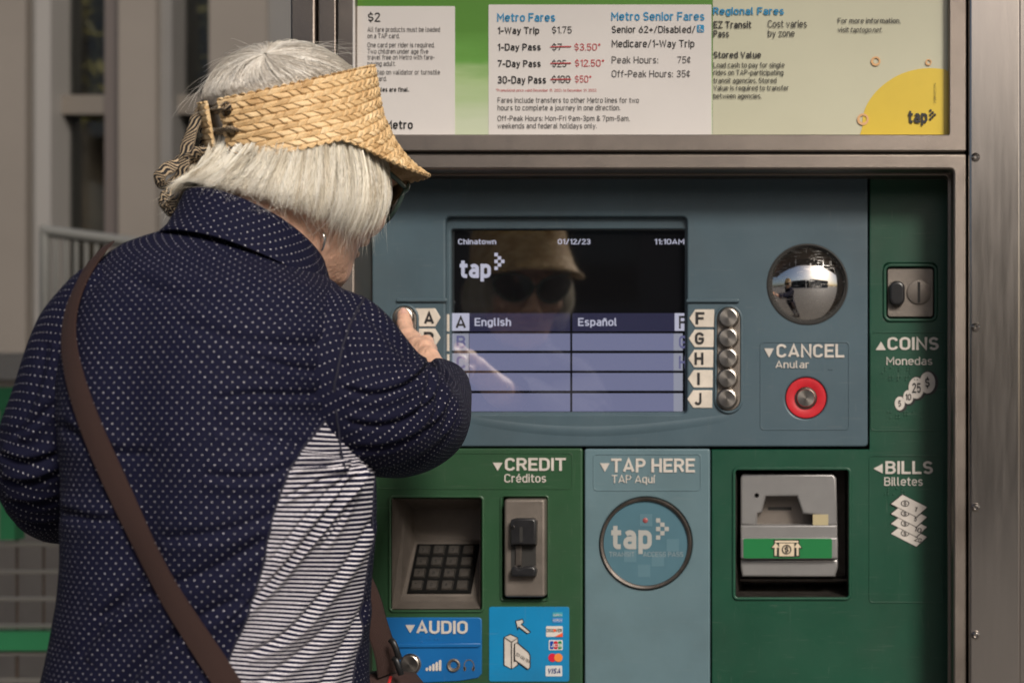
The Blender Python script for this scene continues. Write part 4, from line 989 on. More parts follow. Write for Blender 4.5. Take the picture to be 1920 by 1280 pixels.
# head
g.ell(HL(0, -.004, .016), (.060, .070, .072), HA, .02)
g.ell(HL(0, .028, -.035), (.055, .060, .072), HA, .02)
g.ell(HL(0, .052, -.075), (.040, .040, .035), HA, .02)
g.ell(HL(0, .076, -.098), (.021, .020, .017), HA, .012)
for s_1 in (-1, 1):
    g.ell(HL(s_1 * .036, .062, -.032), (.024, .026, .022), HA, .014)      # cheek
    g.cap(HL(s_1 * .058, -.004, -.060), HL(s_1 * .026, .066, -.094), .016, .013, .016)   # jaw
    g.ell(HL(s_1 * .031, .092, .006), (.020, .014, .013), HA, .006, sub=True)  # socket
    g.ell(HL(s_1 * .031, .079, .006), (.013, .0125, .0125), HA, .003)     # eyeball
    g.cap(HL(s_1 * .016, .088, .019), HL(s_1 * .044, .078, .020), .006, .005, .008)      # brow
    g.ell(HL(s_1 * .060, -.022, -.012), (.006, .018, .030), HA, .006)      # ear
    g.ell(HL(s_1 * .062, -.016, -.036), (.005, .008, .010), HA, .006)      # lobe
    g.ell(HL(s_1 * .067, -.018, -.010), (.005, .009, .016), HA, .004, sub=True)
    g.ell(HL(s_1 * .010, .096, -.036), (.008, .010, .007), HA, .006)       # nostril wing
g.cap(HL(0, .088, .010), HL(0, .101, -.030), .008, .010, .010)
g.ell(HL(0, .090, -.058), (.022, .010, .0055), HA, .005); g.ell(HL(0, .088, -.068), (.019, .010, .0065), HA, .005)
g.cap(HL(-.022, .096, -.0635), HL(.022, .096, -.0635), .0022, .0022, .003, sub=True)
# neck and folds of skin under the jaw
NB = v3(P(462, 520, -.56))
g.cap(HL(0, -.020, -.050), NB, .044, .043, .03)
g.cap(HL(0, .035, -.088), NB + tf * .045 + np.array([0, 0, .02]), .026, .030, .03)
g.cap(HL(.030, .022, -.092), NB + tf * .05 + tw * .03, .010, .012, .012)
# trunk under the shirt
for v, yc, rw in ((560, -.575, .075), (660, -.595, .088), (780, -.60, .09), (900, -.60, .09), (1020, -.595, .09), (1150, -.58, .09), (1280, -.575, .10), (1420, -.57, .105)):
    uc = 400
    c = v3(P(uc, v, yc)); g.ell(c, (rw * 1.15, .07, .06), (tw, tf, np.array([0, 0, 1.0])), .04)
S_L = P(215, 630, -.60); E_L = P(92, 890, -.565); W_L = P(190, 960, -.41)
NB2 = P(420, 600, -.59); g.cap(NB, NB2, .040, .045, .03); g.cap(NB2, S_R, .04, .036, .03); g.cap(NB2, S_L, .04, .034, .03)
g.cap(S_R, E_R, .036, .030, .02); g.cap(E_R, W_R, .030, .0205, .02)
g.cap(S_L, E_L, .034, .028, .02); g.cap(E_L, W_L, .028, .022, .02)
# right hand: palm, knuckles, five fingers
for i, m in enumerate(MC): g.cap(W_R, m, .0175 - .001 * i, .0115 - .0008 * i, .010)
TIP = P(757, 590, -.0185)
def finger(pts, rs, k=.005):
    for i in range(len(pts) - 1): g.cap(pts[i], pts[i + 1], rs[i], rs[i + 1], k)
finger([MC[0], P(764, 630, -.053), P(759, 608, -.032), TIP], [.0112, .0100, .0090, .0082])
finger([MC[1], P(799, 642, -.064), P(802, 652, -.042), P(803, 664, -.048)], [.0105, .0088, .0078, .0068])
finger([MC[2], P(806, 656, -.076), P(809, 668, -.054), P(809, 680, -.060)], [.0100, .0082, .0072, .0062])
finger([MC[3], P(809, 672, -.092), P(811, 683, -.074), P(809, 694, -.080)], [.0090, .0072, .0064, .0055])
finger([v3(W_R) * .65 + v3(MC[0]) * .35, P(776, 668, -.092), P(772, 648, -.062), P(780, 634, -.044)], [.0130, .0105, .0090, .0078], .008)   # thumb, tucked under the index finger
for i, m in enumerate(MC[:3]): g.ell(v3(m) + np.array([0, -.004, .004]), (.0095, .0095, .0085), None, .006)     # knuckles
# left hand
LH = v3(W_L); fwd = (v3(W_L) - v3(E_L)); fwd /= np.linalg.norm(fwd); sd = np.cross(fwd, np.array([0, 0, 1.0])); sd /= np.linalg.norm(sd); dn = np.cross(sd, fwd)
for i in range(4):
    m = LH + fwd * .075 + dn * (.03 - .02 * i); g.cap(LH, m, .017, .011, .01)
    finger([m, m + fwd * .035 + sd * .008, m + fwd * .045 + sd * .030, m + fwd * .030 + sd * .045], [.0098, .0085, .0076, .0066])
finger([LH + fwd * .02, LH + fwd * .05 + dn * .04 + sd * .01, LH + fwd * .075 + dn * .045 + sd * .03], [.013, .010, .008])
BV, BF = surface_nets(g.S, g.o, g.h)
PER = thing('person', (-.52, -.55, 0.0), 'white-haired woman in navy polka-dot shirt and straw visor pressing a machine button', 'person')
def skin_mat():
    m = pmat('skin', (0.66, 0.40, 0.29), 0.45, var=.17, vs=75, bump=.0)
    N = m.node_tree.nodes; L = m.node_tree.links; b = N['Principled BSDF']
    b.inputs['Subsurface Weight'].default_value = .12; b.inputs['Subsurface Radius'].default_value = (.006, .0025, .0015); b.inputs['Subsurface Scale'].default_value = 1
    tc = N.new('ShaderNodeTexCoord'); mp = N.new('ShaderNodeMapping'); mp.inputs['Scale'].default_value = (1, 1, .35); mp.inputs['Rotation'].default_value = (0, .35, 0); L.new(tc.outputs['Object'], mp.inputs[0])
    n = N.new('ShaderNodeTexNoise'); n.inputs['Scale'].default_value = 190; n.inputs['Detail'].default_value = 5; n.inputs['Distortion'].default_value = .6; L.new(mp.outputs[0], n.inputs[0])
    bp = N.new('ShaderNodeBump'); bp.inputs['Strength'].default_value = .8; bp.inputs['Distance'].default_value = .0022; L.new(n.outputs[0], bp.inputs['Height']); L.new(bp.outputs[0], b.inputs['Normal'])
    return m
M['skin'] = skin_mat()
body = mknp('body', BV, BF, M['skin'], PER, smooth=180)
# fingernail of the pressing finger
nb = v3(TIP); fd = nb - v3(P(759, 608, -.032)); fd /= np.linalg.norm(fd); vw = np.array([0, -D, CZ]) - nb; vw /= np.linalg.norm(vw)
up_ = vw - fd * (vw @ fd); up_ /= np.linalg.norm(up_); sd2 = np.cross(fd, up_); V = []; F = []
for i in range(7):
    for j in range(7):
        a = (i / 6 - .5) * 2; bq = (j / 6); ww = .0060 * (1 - .25 * max(0, bq - .7) / .3)
        V.append(nb + fd * (-.008 + .0125 * bq) + sd2 * a * ww + up_ * (.0090 - .0036 * a * a - .0008 * bq))
for i in range(6):
    for j in range(6): F.append((i * 7 + j, i * 7 + j + 1, i * 7 + j + 8, i * 7 + j + 7))
mk('fingernail', V, F, pmat('nail', (.68, .40, .33), .25, coat=.5), PER, 180)

# ------------------------------------------------------------ shirt
def fabric(name, kind):
    m = bpy.data.materials.new(name); m.use_nodes = True; N = m.node_tree.nodes; L = m.node_tree.links; b = N['Principled BSDF']
    b.inputs['Roughness'].default_value = .82; b.inputs['Sheen Weight'].default_value = .0
    b.inputs['Specular IOR Level'].default_value = .12
    uv = N.new('ShaderNodeUVMap'); sep = N.new('ShaderNodeSeparateXYZ')
    def math_(op, a, c=None, d=None):
        n = N.new('ShaderNodeMath'); n.operation = op
        for i, q in enumerate((a, c, d)):
            if q is None: continue
            if isinstance(q, (int, float)): n.inputs[i].default_value = q
            else: L.new(q, n.inputs[i])
        return n.outputs[0]
    mix = N.new('ShaderNodeMix'); mix.data_type = 'RGBA'
    ns = N.new('ShaderNodeTexNoise'); ns.inputs['Scale'].default_value = 260; ns.inputs['Detail'].default_value = 3; L.new(uv.outputs[0], ns.inputs[0])
    if kind == 'dots':
        p = .0061; rot = N.new('ShaderNodeVectorRotate'); rot.rotation_type = 'Z_AXIS'; rot.inputs['Angle'].default_value = R(45); L.new(uv.outputs[0], rot.inputs[0]); L.new(rot.outputs[0], sep.inputs[0])
        fx = math_('SUBTRACT', math_('FRACT', math_('DIVIDE', sep.outputs[0], p)), .5); fy = math_('SUBTRACT', math_('FRACT', math_('DIVIDE', sep.outputs[1], p)), .5)
        rad = math_('SQRT', math_('ADD', math_('MULTIPLY', fx, fx), math_('MULTIPLY', fy, fy)))
        rad = math_('ADD', rad, math_('MULTIPLY', math_('SUBTRACT', ns.outputs[0], .5), .12))
        f = math_('LESS_THAN', rad, .068)
        mix.inputs['A'].default_value = (.0066, .007, .022, 1); mix.inputs['B'].default_value = (.70, .68, .74, 1)
    else:
        L.new(uv.outputs[0], sep.inputs[0]); p = .0038
        wob = N.new('ShaderNodeTexNoise'); wob.inputs['Scale'].default_value = 700; wob.inputs['Detail'].default_value = 1; L.new(uv.outputs[0], wob.inputs[0])
        yy = math_('ADD', math_('DIVIDE', sep.outputs[1], p), math_('MULTIPLY', math_('SUBTRACT', wob.outputs[0], .5), .16))
        f = math_('LESS_THAN', math_('FRACT', yy), .30)
        mix.inputs['A'].default_value = (.008, .0085, .026, 1); mix.inputs['B'].default_value = (.76, .73, .79, 1)
    L.new(f, mix.inputs['Factor']); L.new(mix.outputs['Result'], b.inputs['Base Color'])
    n2 = N.new('ShaderNodeTexNoise'); n2.inputs['Scale'].default_value = 900; n2.inputs['Detail'].default_value = 4; L.new(uv.outputs[0], n2.inputs[0])
    n3 = N.new('ShaderNodeTexNoise'); n3.inputs['Scale'].default_value = 60; n3.inputs['Detail'].default_value = 5; L.new(uv.outputs[0], n3.inputs[0])
    h = math_('ADD', math_('MULTIPLY', n2.outputs[0], .35), n3.outputs[0])
    if kind != 'dots': h = math_('ADD', h, math_('MULTIPLY', f, .5))
    bp = N.new('ShaderNodeBump'); bp.inputs['Strength'].default_value = .5; bp.inputs['Distance'].default_value = .0014; L.new(h, bp.inputs['Height']); L.new(bp.outputs[0], b.inputs['Normal'])
    return m
M['dots'] = fabric('navy_polka_jersey', 'dots'); M['stripes'] = fabric('navy_white_striped_jersey', 'stripes')
M['seam'] = pmat('navy_seam', (.008, .008, .022), .8)

def seg_dist(u, v, pl):
    """signed distance to polyline and parameter 0..1 of the nearest point"""
    best = np.full(u.shape, 1e9); sg = np.zeros(u.shape); par = np.zeros(u.shape); n = len(pl) - 1
    for i in range(n):
        a = np.array(pl[i], float); d = np.array(pl[i + 1], float) - a; L2 = d @ d
        t = np.clip(((u - a[0]) * d[0] + (v - a[1]) * d[1]) / L2, 0, 1); px_ = a[0] + t * d[0]; py = a[1] + t * d[1]
        q = np.hypot(u - px_, v - py); m = q < best
        cr = (u - a[0]) * d[1] - (v - a[1]) * d[0]
        best = np.where(m, q, best); sg = np.where(m, np.sign(cr), sg); par = np.where(m, (i + t) / n, par)
    return best * sg, par
def smooth_pl(pl, k=2):
    for _ in range(k):
        q = [pl[0]]
        for a, b in zip(pl[:-1], pl[1:]): q += [(.75 * a[0] + .25 * b[0], .75 * a[1] + .25 * b[1]), (.25 * a[0] + .75 * b[0], .25 * a[1] + .75 * b[1])]
        pl = q + [pl[-1]]
    return pl
def fold(V, Nn, folds, gain=1.0):
    u, v = proj(V); cv = np.array([0, -D, CZ]) - V; cv /= np.linalg.norm(cv, axis=1)[:, None]; face = np.clip((Nn * cv).sum(1) * 3 + .3, 0, 1); dsp = np.zeros(len(V))
    for pl, amp, wd, sk in folds:
        amp *= 1.45 * gain; wd *= .88
        d, t = seg_dist(u, v, smooth_pl(pl)); env = np.clip(np.sin(math.pi * np.clip(t, 0.0, 1)), 0, 1) ** .5 if sk >= 0 else np.ones_like(t)
        e2 = np.clip(1 - t, 0, 1) ** .5 * np.clip(t * 30 + .5, 0, 1)          # deepest at the start, dying out
        env = e2 if abs(sk) >= 1 else env
        prof = np.exp(-((d - wd * .9) / wd) ** 2) - 1.15 * np.exp(-(d / (wd * .55)) ** 2) + .5 * np.exp(-((d + wd * 1.3) / (wd * 1.2)) ** 2)
        dsp += amp * env * prof
    return V + Nn * (dsp * face)[:, None]
def grid_normals(G, closed=True):
    du = np.roll(G, -1, 1) - np.roll(G, 1, 1) if closed else np.gradient(G, axis=1)
    dv = np.gradient(G, axis=0); n = np.cross(du, dv); return n / (np.linalg.norm(n, axis=2)[..., None] + 1e-12)
def grid_faces(nr, nc, closed=True):
    i, j = np.meshgrid(np.arange(nr - 1), np.arange(nc if closed else nc - 1), indexing='ij'); j2 = (j + 1) % nc
    return np.stack([i * nc + j, i * nc + j2, (i + 1) * nc + j2, (i + 1) * nc + j], 2).reshape(-1, 4)

# silhouette table: v, left, right, centre depth y, half depth
TB = np.array([(404, 385, 540, -.530, .048), (422, 350, 549, -.535, .056), (438, 318, 555, -.538, .063), (452, 275, 560, -.546, .070), (466, 236, 566, -.552, .076), (482, 208, 576, -.558, .080), (500, 184, 596, -.564, .085), (520, 162, 626, -.570, .089), (545, 144, 654, -.577, .094), (580, 128, 672, -.585, .099),
               (640, 112, 680, -.592, .106), (720, 104, 676, -.597, .112), (800, 104, 678, -.60, .115), (880, 110, 704, -.60, .116), (960, 113, 706, -.60, .116), (1040, 112, 702, -.596, .116), (1120, 104, 697, -.590, .118),
               (1200, 86, 692, -.583, .121), (1290, 66, 694, -.577, .125), (1420, 40, 706, -.573, .13), (1560, 26, 716, -.57, .132)], float)
NR, NC = 640, 860
vv = np.interp(np.linspace(0, 1, NR), np.linspace(0, 1, 60), np.concatenate([np.linspace(404, 560, 18), np.linspace(572, 1560, 42)]))
def cub(col):
    y = np.interp(vv, TB[:, 0], TB[:, col]); k = np.hanning(31); k /= k.sum(); yp = np.pad(y, 15, mode='edge'); return np.convolve(yp, k, 'valid') * .85 + y * .15
uL, uR, yc, hb = cub(1), cub(2), cub(3), cub(4)
ph = np.linspace(0, 2 * math.pi, NC, endpoint=False) - math.pi / 2            # starts at the middle of the back
ex = 2.5
cs_, sn_ = np.cos(ph), np.sin(ph); rs = (np.abs(cs_) ** ex + np.abs(sn_) ** ex) ** (-1 / ex)
cx = np.array([P((a + b) / 2, 0, y).x for a, b, y in zip(uL, uR, yc)]); hw = (uR - uL) / 2 * K * (D + yc) / D; zz = np.array([P(0, v, y).z for v, y in zip(vv, yc)])
for it in range(12):
    G = np.zeros((NR, NC, 3)); wv = (hw[:, None] * cs_ * rs); dv_ = (hb[:, None] * sn_ * rs)
    G[..., 0] = cx[:, None] + tw[0] * wv + tf[0] * dv_; G[..., 1] = yc[:, None] + tw[1] * wv + tf[1] * dv_; G[..., 2] = zz[:, None]
    u = G[..., 0] / (K * (D + G[..., 1]) / D) + U0; mn, mx = u.min(1), u.max(1); s_y = K * (D + yc) / D
    hw *= 1 + .8 * ((uR - uL) / (mx - mn) - 1); cx += .8 * ((uL + uR) / 2 - (mn + mx) / 2) * s_y
# upper back: keep rows horizontal but let the spine hollow a little
spine = np.exp(-((((ph + math.pi / 2 + math.pi) % (2 * math.pi)) - math.pi) / .22) ** 2); G[..., 1] += (spine[None] * np.interp(vv, [520, 700, 1000, 1300], [0, .006, .007, .002])[:, None])
FOLD_T = [([(645, 735), (560, 742), (470, 738), (400, 750)], .0034, 16, 0), ([(648, 860), (590, 842), (500, 815), (400, 800)], .0040, 20, 1), ([(560, 870), (480, 900), (380, 890)], .0030, 18, 0), ([(620, 700), (540, 690), (440, 660)], .0026, 16, 0),
          ([(520, 960), (420, 1000), (300, 1010)], .0028, 22, 0), ([(500, 1010), (400, 1070), (280, 1110), (180, 1160)], .0036, 24, 0), ([(460, 1120), (360, 1160), (260, 1250), (200, 1320)], .0045, 24, 0), ([(300, 1060), (220, 1130), (150, 1230)], .0034, 22, 0),
          ([(120, 800), (200, 850), (290, 850)], .003, 22, 1), ([(118, 960), (190, 980), (270, 960)], .003, 20, 1), ([(330, 600), (450, 640), (560, 650), (640, 640)], .0022, 26, 0), ([(240, 520), (330, 560), (450, 560)], .0018, 26, 0),
          ([(655, 872), (628, 930), (580, 1000), (520, 1080), (470, 1130), (432, 1170)], .0052, 11, 1), ([(645, 878), (610, 925), (560, 985), (510, 1050)], .0036, 9, 1), ([(668, 880), (655, 930), (630, 985), (600, 1030)], .0034, 9, 1),
          ([(700, 970), (650, 1060), (600, 1120), (540, 1190), (460, 1230)], .0036, 13, 0), ([(640, 876), (600, 870), (565, 874), (545, 876)], .0045, 9, 1), ([(662, 886), (655, 905), (640, 950)], .003, 6, 1),
          ([(640, 1150), (560, 1230), (470, 1290)], .0026, 16, 0), ([(648, 882), (600, 900), (540, 930), (515, 945)], .0034, 7, 1), ([(655, 885), (630, 930), (600, 975), (560, 1030), (510, 1085)], .0042, 5.5, 1), ([(662, 890), (640, 950), (600, 1010)], .0036, 4.5, 1), ([(690, 1120), (650, 1200), (600, 1290)], .0028, 15, 0)]
Gn = grid_normals(G); Gn = np.where(((Gn * np.stack([tw[0] * cs_ + tf[0] * sn_, tw[1] * cs_ + tf[1] * sn_, 0 * cs_], 1)[None]).sum(2) < 0)[..., None], -Gn, Gn)
UU = np.cumsum(np.linalg.norm(np.diff(np.concatenate([G, G[:, :1]], 1), axis=1), axis=2), 1); UU = np.concatenate([np.zeros((NR, 1)), UU[:, :-1]], 1); CIRC = UU[:, -1:] + np.linalg.norm(G[:, -1] - G[:, 0], axis=1)[:, None]; UU = np.where((ph + math.pi / 2 > math.pi)[None], UU - CIRC, UU)
VV = -np.concatenate([[0], np.cumsum(np.linalg.norm(np.diff(G[:, 10], axis=0), axis=1))])[:, None] * np.ones((1, NC))
def sn(x, y, z, f, s=0):   # cheap smooth noise
    return (np.sin(x * f + 1.3 + s) * np.cos(y * f * .9 + .7 * s) + np.sin(z * f * 1.1 + x * f * .4 + s) + np.sin((x + z) * f * .63 + 2.1 * s)) / 3
Gp = G + Gn * (sn(G[..., 0], G[..., 1], G[..., 2], 38, 1) * .0010 + sn(G[..., 0], G[..., 1], G[..., 2], 85, 2) * .0006)[..., None]
TV = fold(fold(Gp.reshape(-1, 3), Gn.reshape(-1, 3), FOLD_T[:11], .75), Gn.reshape(-1, 3), FOLD_T[11:])
pu, pv = proj(G.reshape(-1, 3)); PUg, PVg = pu.reshape(NR, NC), pv.reshape(NR, NC)
fc = G.reshape(-1, 3); facing = (Gn.reshape(-1, 3) * (np.array([0, -D, CZ]) - fc)).sum(1) > 0
def inside(u, v, poly):
    c = np.zeros(u.shape, bool); n = len(poly)
    for i in range(n):
        x1, y1 = poly[i]; x2, y2 = poly[i - 1]
        with np.errstate(divide='ignore', invalid='ignore'):
            c ^= ((y1 > v) != (y2 > v)) & (u < (x2 - x1) * (v - y1) / (y2 - y1 + 1e-12) + x1)
    return c
left_seam = smooth_pl([(626, 768), (600, 800), (560, 848), (530, 900), (508, 980), (488, 1080), (462, 1160), (430, 1230), (410, 1300), (390, 1580)])
right_seam = smooth_pl([(730, 760), (710, 860), (699, 900), (695, 1000), (686, 1100), (672, 1180), (660, 1290), (652, 1580)])
poly = left_seam + right_seam[::-1]
F = grid_faces(NR, NC); fu = PUg.ravel()[F].mean(1); fv = PVg.ravel()[F].mean(1); ff = facing[F].all(1) & ~(np.abs(PUg.ravel()[F].max(1) - PUg.ravel()[F].min(1)) > 60)
st = inside(fu, fv, poly) & ff
# matching narrow striped strip at the left flank (seen as a thin edge)
lf = (~st) & (cs_[F % NC].mean(1) < -.90) & (fv > 715)
uvT = np.stack([UU.ravel(), VV.ravel()], 1); uvS = uvT.copy()
# stripes swing round the armpit
d_a = np.hypot(pu - 650, pv - 880); uvS[:, 1] += .010 * np.exp(-(d_a / 90) ** 2) * np.clip((880 - pv) / 60, -.1, 1) + (pu - 560) * 5e-5 * np.clip((pv - 850) / 300, -.3, 1.3) + .0032 * np.sin((pv - 900) / 95) * np.clip((pu - 450) / 200, 0, 1)
def submesh(V, F, uv):
    ids, inv = np.unique(F.ravel(), return_inverse=True); return V[ids], inv.reshape(F.shape), uv[ids]
a, b_, c_ = submesh(TV, F[~st & ~lf], uvT); shirt = mknp('shirt', a, b_, M['dots'], PER, 180, uv=c_)
a, b_, c_ = submesh(TV, F[st], uvS); mknp('side_panel', a, b_, M['stripes'], shirt, 180, uv=c_, label='navy and white striped side panel of the shirt')
a, b_, c_ = submesh(TV, F[lf], uvS); mknp('side_panel', a, b_, M['stripes'], shirt, 180, uv=c_, label='navy and white striped side panel at her left flank')
def find_surf(u, v):
    d = np.where(facing, (pu - u) ** 2 + (pv - v) ** 2, 1e9); i = int(np.argmin(d)); return TV[i].copy(), Gn.reshape(-1, 3)[i].copy()
def seam_tube(pl, name, r=.0010, parent=None, off=.0003):
    pts = [];
    for q in pl:
        p, n_ = find_surf(*q); pts.append(p + n_ * off)
    return sweep(name, pts, [(r, r)] * len(pts), M['seam'], parent)
def sweep(name, pts, rad, mat, parent, n=8, uvlen=True, up=None, smooth=180, label=None):
    """tube with elliptical section; rad = list of (half width, half thickness)"""
    P_ = np.array([v3(p) for p in pts]); T = np.gradient(P_, axis=0); T /= np.linalg.norm(T, axis=1)[:, None] + 1e-12
    a = np.array(up if up is not None else [0.13, .2, 1.0]); V = []; UVs = []; L_ = 0; prev = None
    for i, (p, t) in enumerate(zip(P_, T)):
        if isinstance(up, list) and len(up) == len(P_) and hasattr(up[0], '__len__'): a = np.array(up[i])
        elif prev is not None: a = prev
        s_d = np.cross(t, a); s_d /= np.linalg.norm(s_d) + 1e-12; a2 = np.cross(s_d, t); prev = a2
        if i: L_ += np.linalg.norm(P_[i] - P_[i - 1])
        for k in range(n):
            th = 2 * math.pi * k / n; V.append(p + s_d * math.cos(th) * rad[i][0] + a2 * math.sin(th) * rad[i][1]); UVs.append((k / n * 2 * math.pi * rad[i][0], L_))
    F = grid_faces(len(P_), n); o = mknp(name, np.array(V), F, mat, parent, smooth, uv=np.array(UVs), label=label); return o
seam_tube(left_seam[:34], 'seam', parent=shirt); seam_tube(right_seam[6:30], 'seam', parent=shirt)

def bez(pts, n=40):
    """Catmull-Rom through points"""
    Pn = [v3(p) for p in pts]; Pn = [2 * Pn[0] - Pn[1]] + Pn + [2 * Pn[-1] - Pn[-2]]; out = []; m = len(Pn) - 3
    for q in range(n):
        t = q / (n - 1) * m; i = min(int(t), m - 1); t -= i; p0, p1, p2, p3 = Pn[i:i + 4]
        out.append(.5 * ((2 * p1) + (-p0 + p2) * t + (2 * p0 - 5 * p1 + 4 * p2 - p3) * t * t + (-p0 + 3 * p1 - 3 * p2 + p3) * t ** 3))
    return np.array(out)
def sleeve(name, path, radii, folds, n=300, m=260, squash=1.0, ph0=0.0):
    C = bez(path, n); r = np.interp(np.linspace(0, 1, n), np.linspace(0, 1, len(radii)), radii); k = np.hanning(25); k /= k.sum(); r = np.convolve(np.pad(r, 12, mode='edge'), k, 'valid')
    T = np.gradient(C, axis=0); T /= np.linalg.norm(T, axis=1)[:, None]; a = np.array([0, 0, 1.0]); Gs = np.zeros((n, m, 3)); Nn = np.zeros((n, m, 3)); th = np.linspace(0, 2 * math.pi, m, endpoint=False) + ph0
    for i in range(n):
        s_d = np.cross(T[i], a); s_d /= np.linalg.norm(s_d); a = np.cross(s_d, T[i])
        dr = s_d[None] * np.cos(th)[:, None] * squash + a[None] * np.sin(th)[:, None]; Gs[i] = C[i] + dr * r[i]; Nn[i] = dr
    L_ = np.concatenate([[0], np.cumsum(np.linalg.norm(np.diff(C, axis=0), axis=1))]); cvw = np.array([0, -D, CZ]) - Gs; cvw /= np.linalg.norm(cvw, axis=2)[..., None]; kc = int(np.argmax((Nn * cvw).sum(2)[: n * 2 // 3].sum(0)))
    ang_ = (np.arange(m) - kc + m // 2) % m - m // 2; colL = np.concatenate([np.zeros((1, m)), np.cumsum(np.linalg.norm(np.diff(Gs, axis=0), axis=2), 0)])
    uv = np.stack([ang_[None] * (2 * math.pi / m) * r[:, None], colL], 2).reshape(-1, 2)
    Gs = Gs + Nn * (sn(Gs[..., 0], Gs[..., 1], Gs[..., 2], 45, 3) * .0013 + sn(Gs[..., 0], Gs[..., 1], Gs[..., 2], 100, 4) * .0006)[..., None]
    V = fold(Gs.reshape(-1, 3), Nn.reshape(-1, 3), folds, .8)
    return V, grid_faces(n, m), uv, Gs
FS = [([(640, 728), (700, 742), (760, 725), (800, 690), (815, 660)], .0045, 12, 0), ([(648, 790), (720, 800), (790, 770), (828, 715)], .0036, 12, 0), ([(655, 840), (730, 838), (810, 800), (845, 735)], .0040, 12, 0), ([(700, 885), (770, 870), (840, 820), (862, 760)], .0030, 12, 0),
      ([(828, 700), (842, 735), (838, 775), (820, 810)], .0045, 8, 1), ([(812, 688), (822, 725), (812, 770), (790, 800)], .0048, 8, 1), ([(846, 725), (858, 765), (852, 800)], .0038, 8, 1), ([(636, 600), (650, 660), (650, 720)], .003, 10, 0), ([(660, 560), (720, 620), (780, 690)], .0022, 18, 0),
      ([(800, 690), (800, 730), (780, 770)], .003, 8, 0)]
SLP = [P(565, 695, -.575), P(603, 702, -.578), P(650, 740, -.568), P(702, 766, -.52), P(750, 786, -.44), P(783, 790, -.35), P(803, 768, -.27), P(820, 740, -.20), P(828, 724, -.165)]
V, F, uv, Gs = sleeve('sleeve', SLP,
                     [.078, .079, .074, .065, .058, .052, .047, .040, .033], FS)
mknp('sleeve', V, F, M['dots'], shirt, 180, uv=uv); SV = V
FL = [([(0, 850), (50, 870), (110, 850)], .004, 14, 0), ([(5, 900), (60, 905), (118, 880)], .004, 12, 0), ([(10, 940), (70, 945), (120, 930)], .0035, 12, 0), ([(90, 640), (70, 740), (30, 820)], .0028, 18, 0), ([(100, 760), (60, 800), (20, 815)], .003, 14, 1), ([(30, 975), (80, 985), (120, 975)], .003, 10, 0)]
V, F, uv, _ = sleeve('sleeve', [P(275, 585, -.60), P(228, 610, -.60), P(178, 670, -.60), P(140, 750, -.60), P(106, 830, -.59), P(92, 895, -.56), P(112, 938, -.51), P(160, 955, -.45)],
                     [.058, .058, .054, .050, .047, .045, .041, .034], FL)
mknp('sleeve', V, F, M['dots'], shirt, 180, uv=uv)
# armhole seam drawn as a real raised cord following the sleeve head
arm = [(684, 556), (664, 590), (648, 630), (634, 680), (625, 722), (630, 775), (638, 830), (649, 884)]
_n = Gs.reshape(-1, 3); _ctr = bez(SLP, 300); _nn = (_n.reshape(300, -1, 3) - _ctr[:, None]); _nn /= np.linalg.norm(_nn, axis=2)[..., None]; _nn = _nn.reshape(-1, 3)
_AV = np.concatenate([TV, SV]); _AN = np.concatenate([Gn.reshape(-1, 3), _nn]); _au, _av = proj(_AV); _dist = np.linalg.norm(_AV - np.array([0, -D, CZ]), axis=1)
sp_ = []
for q in smooth_pl(arm, 3):
    m_ = np.hypot(_au - q[0], _av - q[1]) < 3.5; ids = np.nonzero(m_)[0]; i = ids[np.argmin(_dist[ids])]; sp_.append(_AV[i] + _AN[i] * .0004)
sp_ = np.array(sp_); kq = np.ones(5) / 5
for a in range(3): sp_[:, a] = np.convolve(np.pad(sp_[:, a], 2, mode='edge'), kq, 'valid')
sweep('seam', sp_, [(.0011, .0011)] * len(sp_), M['seam'], shirt)
# collar: stand and turned-down leaf
CC = v3(P(478, 482, -.545)); ROLL = .20; n = 160
def collar_ring(rw, rf, dz, slope, shift=0.0):
    t = np.linspace(0, 2 * math.pi, n, endpoint=False); p = CC + tw * (np.cos(t) * rw)[:, None] + tf * (np.sin(t) * rf + shift)[:, None]; p[:, 2] += dz - slope * np.sin(t) * rf - ROLL * np.cos(t) * rw; return p
prof = [(.060, .064, -.022, .30, .0), (.0575, .0615, .006, .42, .0), (.0575, .062, .020, .47, .0), (.059, .0635, .0235, .48, 0), (.061, .066, .0215, .48, 0), (.066, .072, .006, .44, -.001), (.073, .080, -.010, .40, -.002), (.0795, .088, -.0195, .38, -.003), (.0800, .0885, -.0215, .38, -.003), (.0785, .087, -.0222, .38, -.003), (.074, .081, -.014, .38, -.002)]
rows_ = [];
for a, c in zip(prof[:-1], prof[1:]):
    for q in range(6): rows_.append(collar_ring(*[x + (y_ - x) * q / 6 for x, y_ in zip(a, c)]))
rows_.append(collar_ring(*prof[-1])); Gc = np.array(rows_); L_ = np.concatenate([[0], np.cumsum(np.linalg.norm(np.diff(Gc[:, 0], axis=0), axis=1))])
Gc = Gc + (sn(Gc[..., 0], Gc[..., 1], Gc[..., 2], 70, 5) * .0012)[..., None] * np.array([.3, .3, 1])
uv = np.stack([np.linspace(0, .42, n)[None] * np.ones((len(Gc), 1)), L_[:, None] * np.ones((1, n))], 2).reshape(-1, 2)
mknp('collar', Gc.reshape(-1, 3), grid_faces(len(Gc), n), M['dots'], shirt, 180, uv=uv)
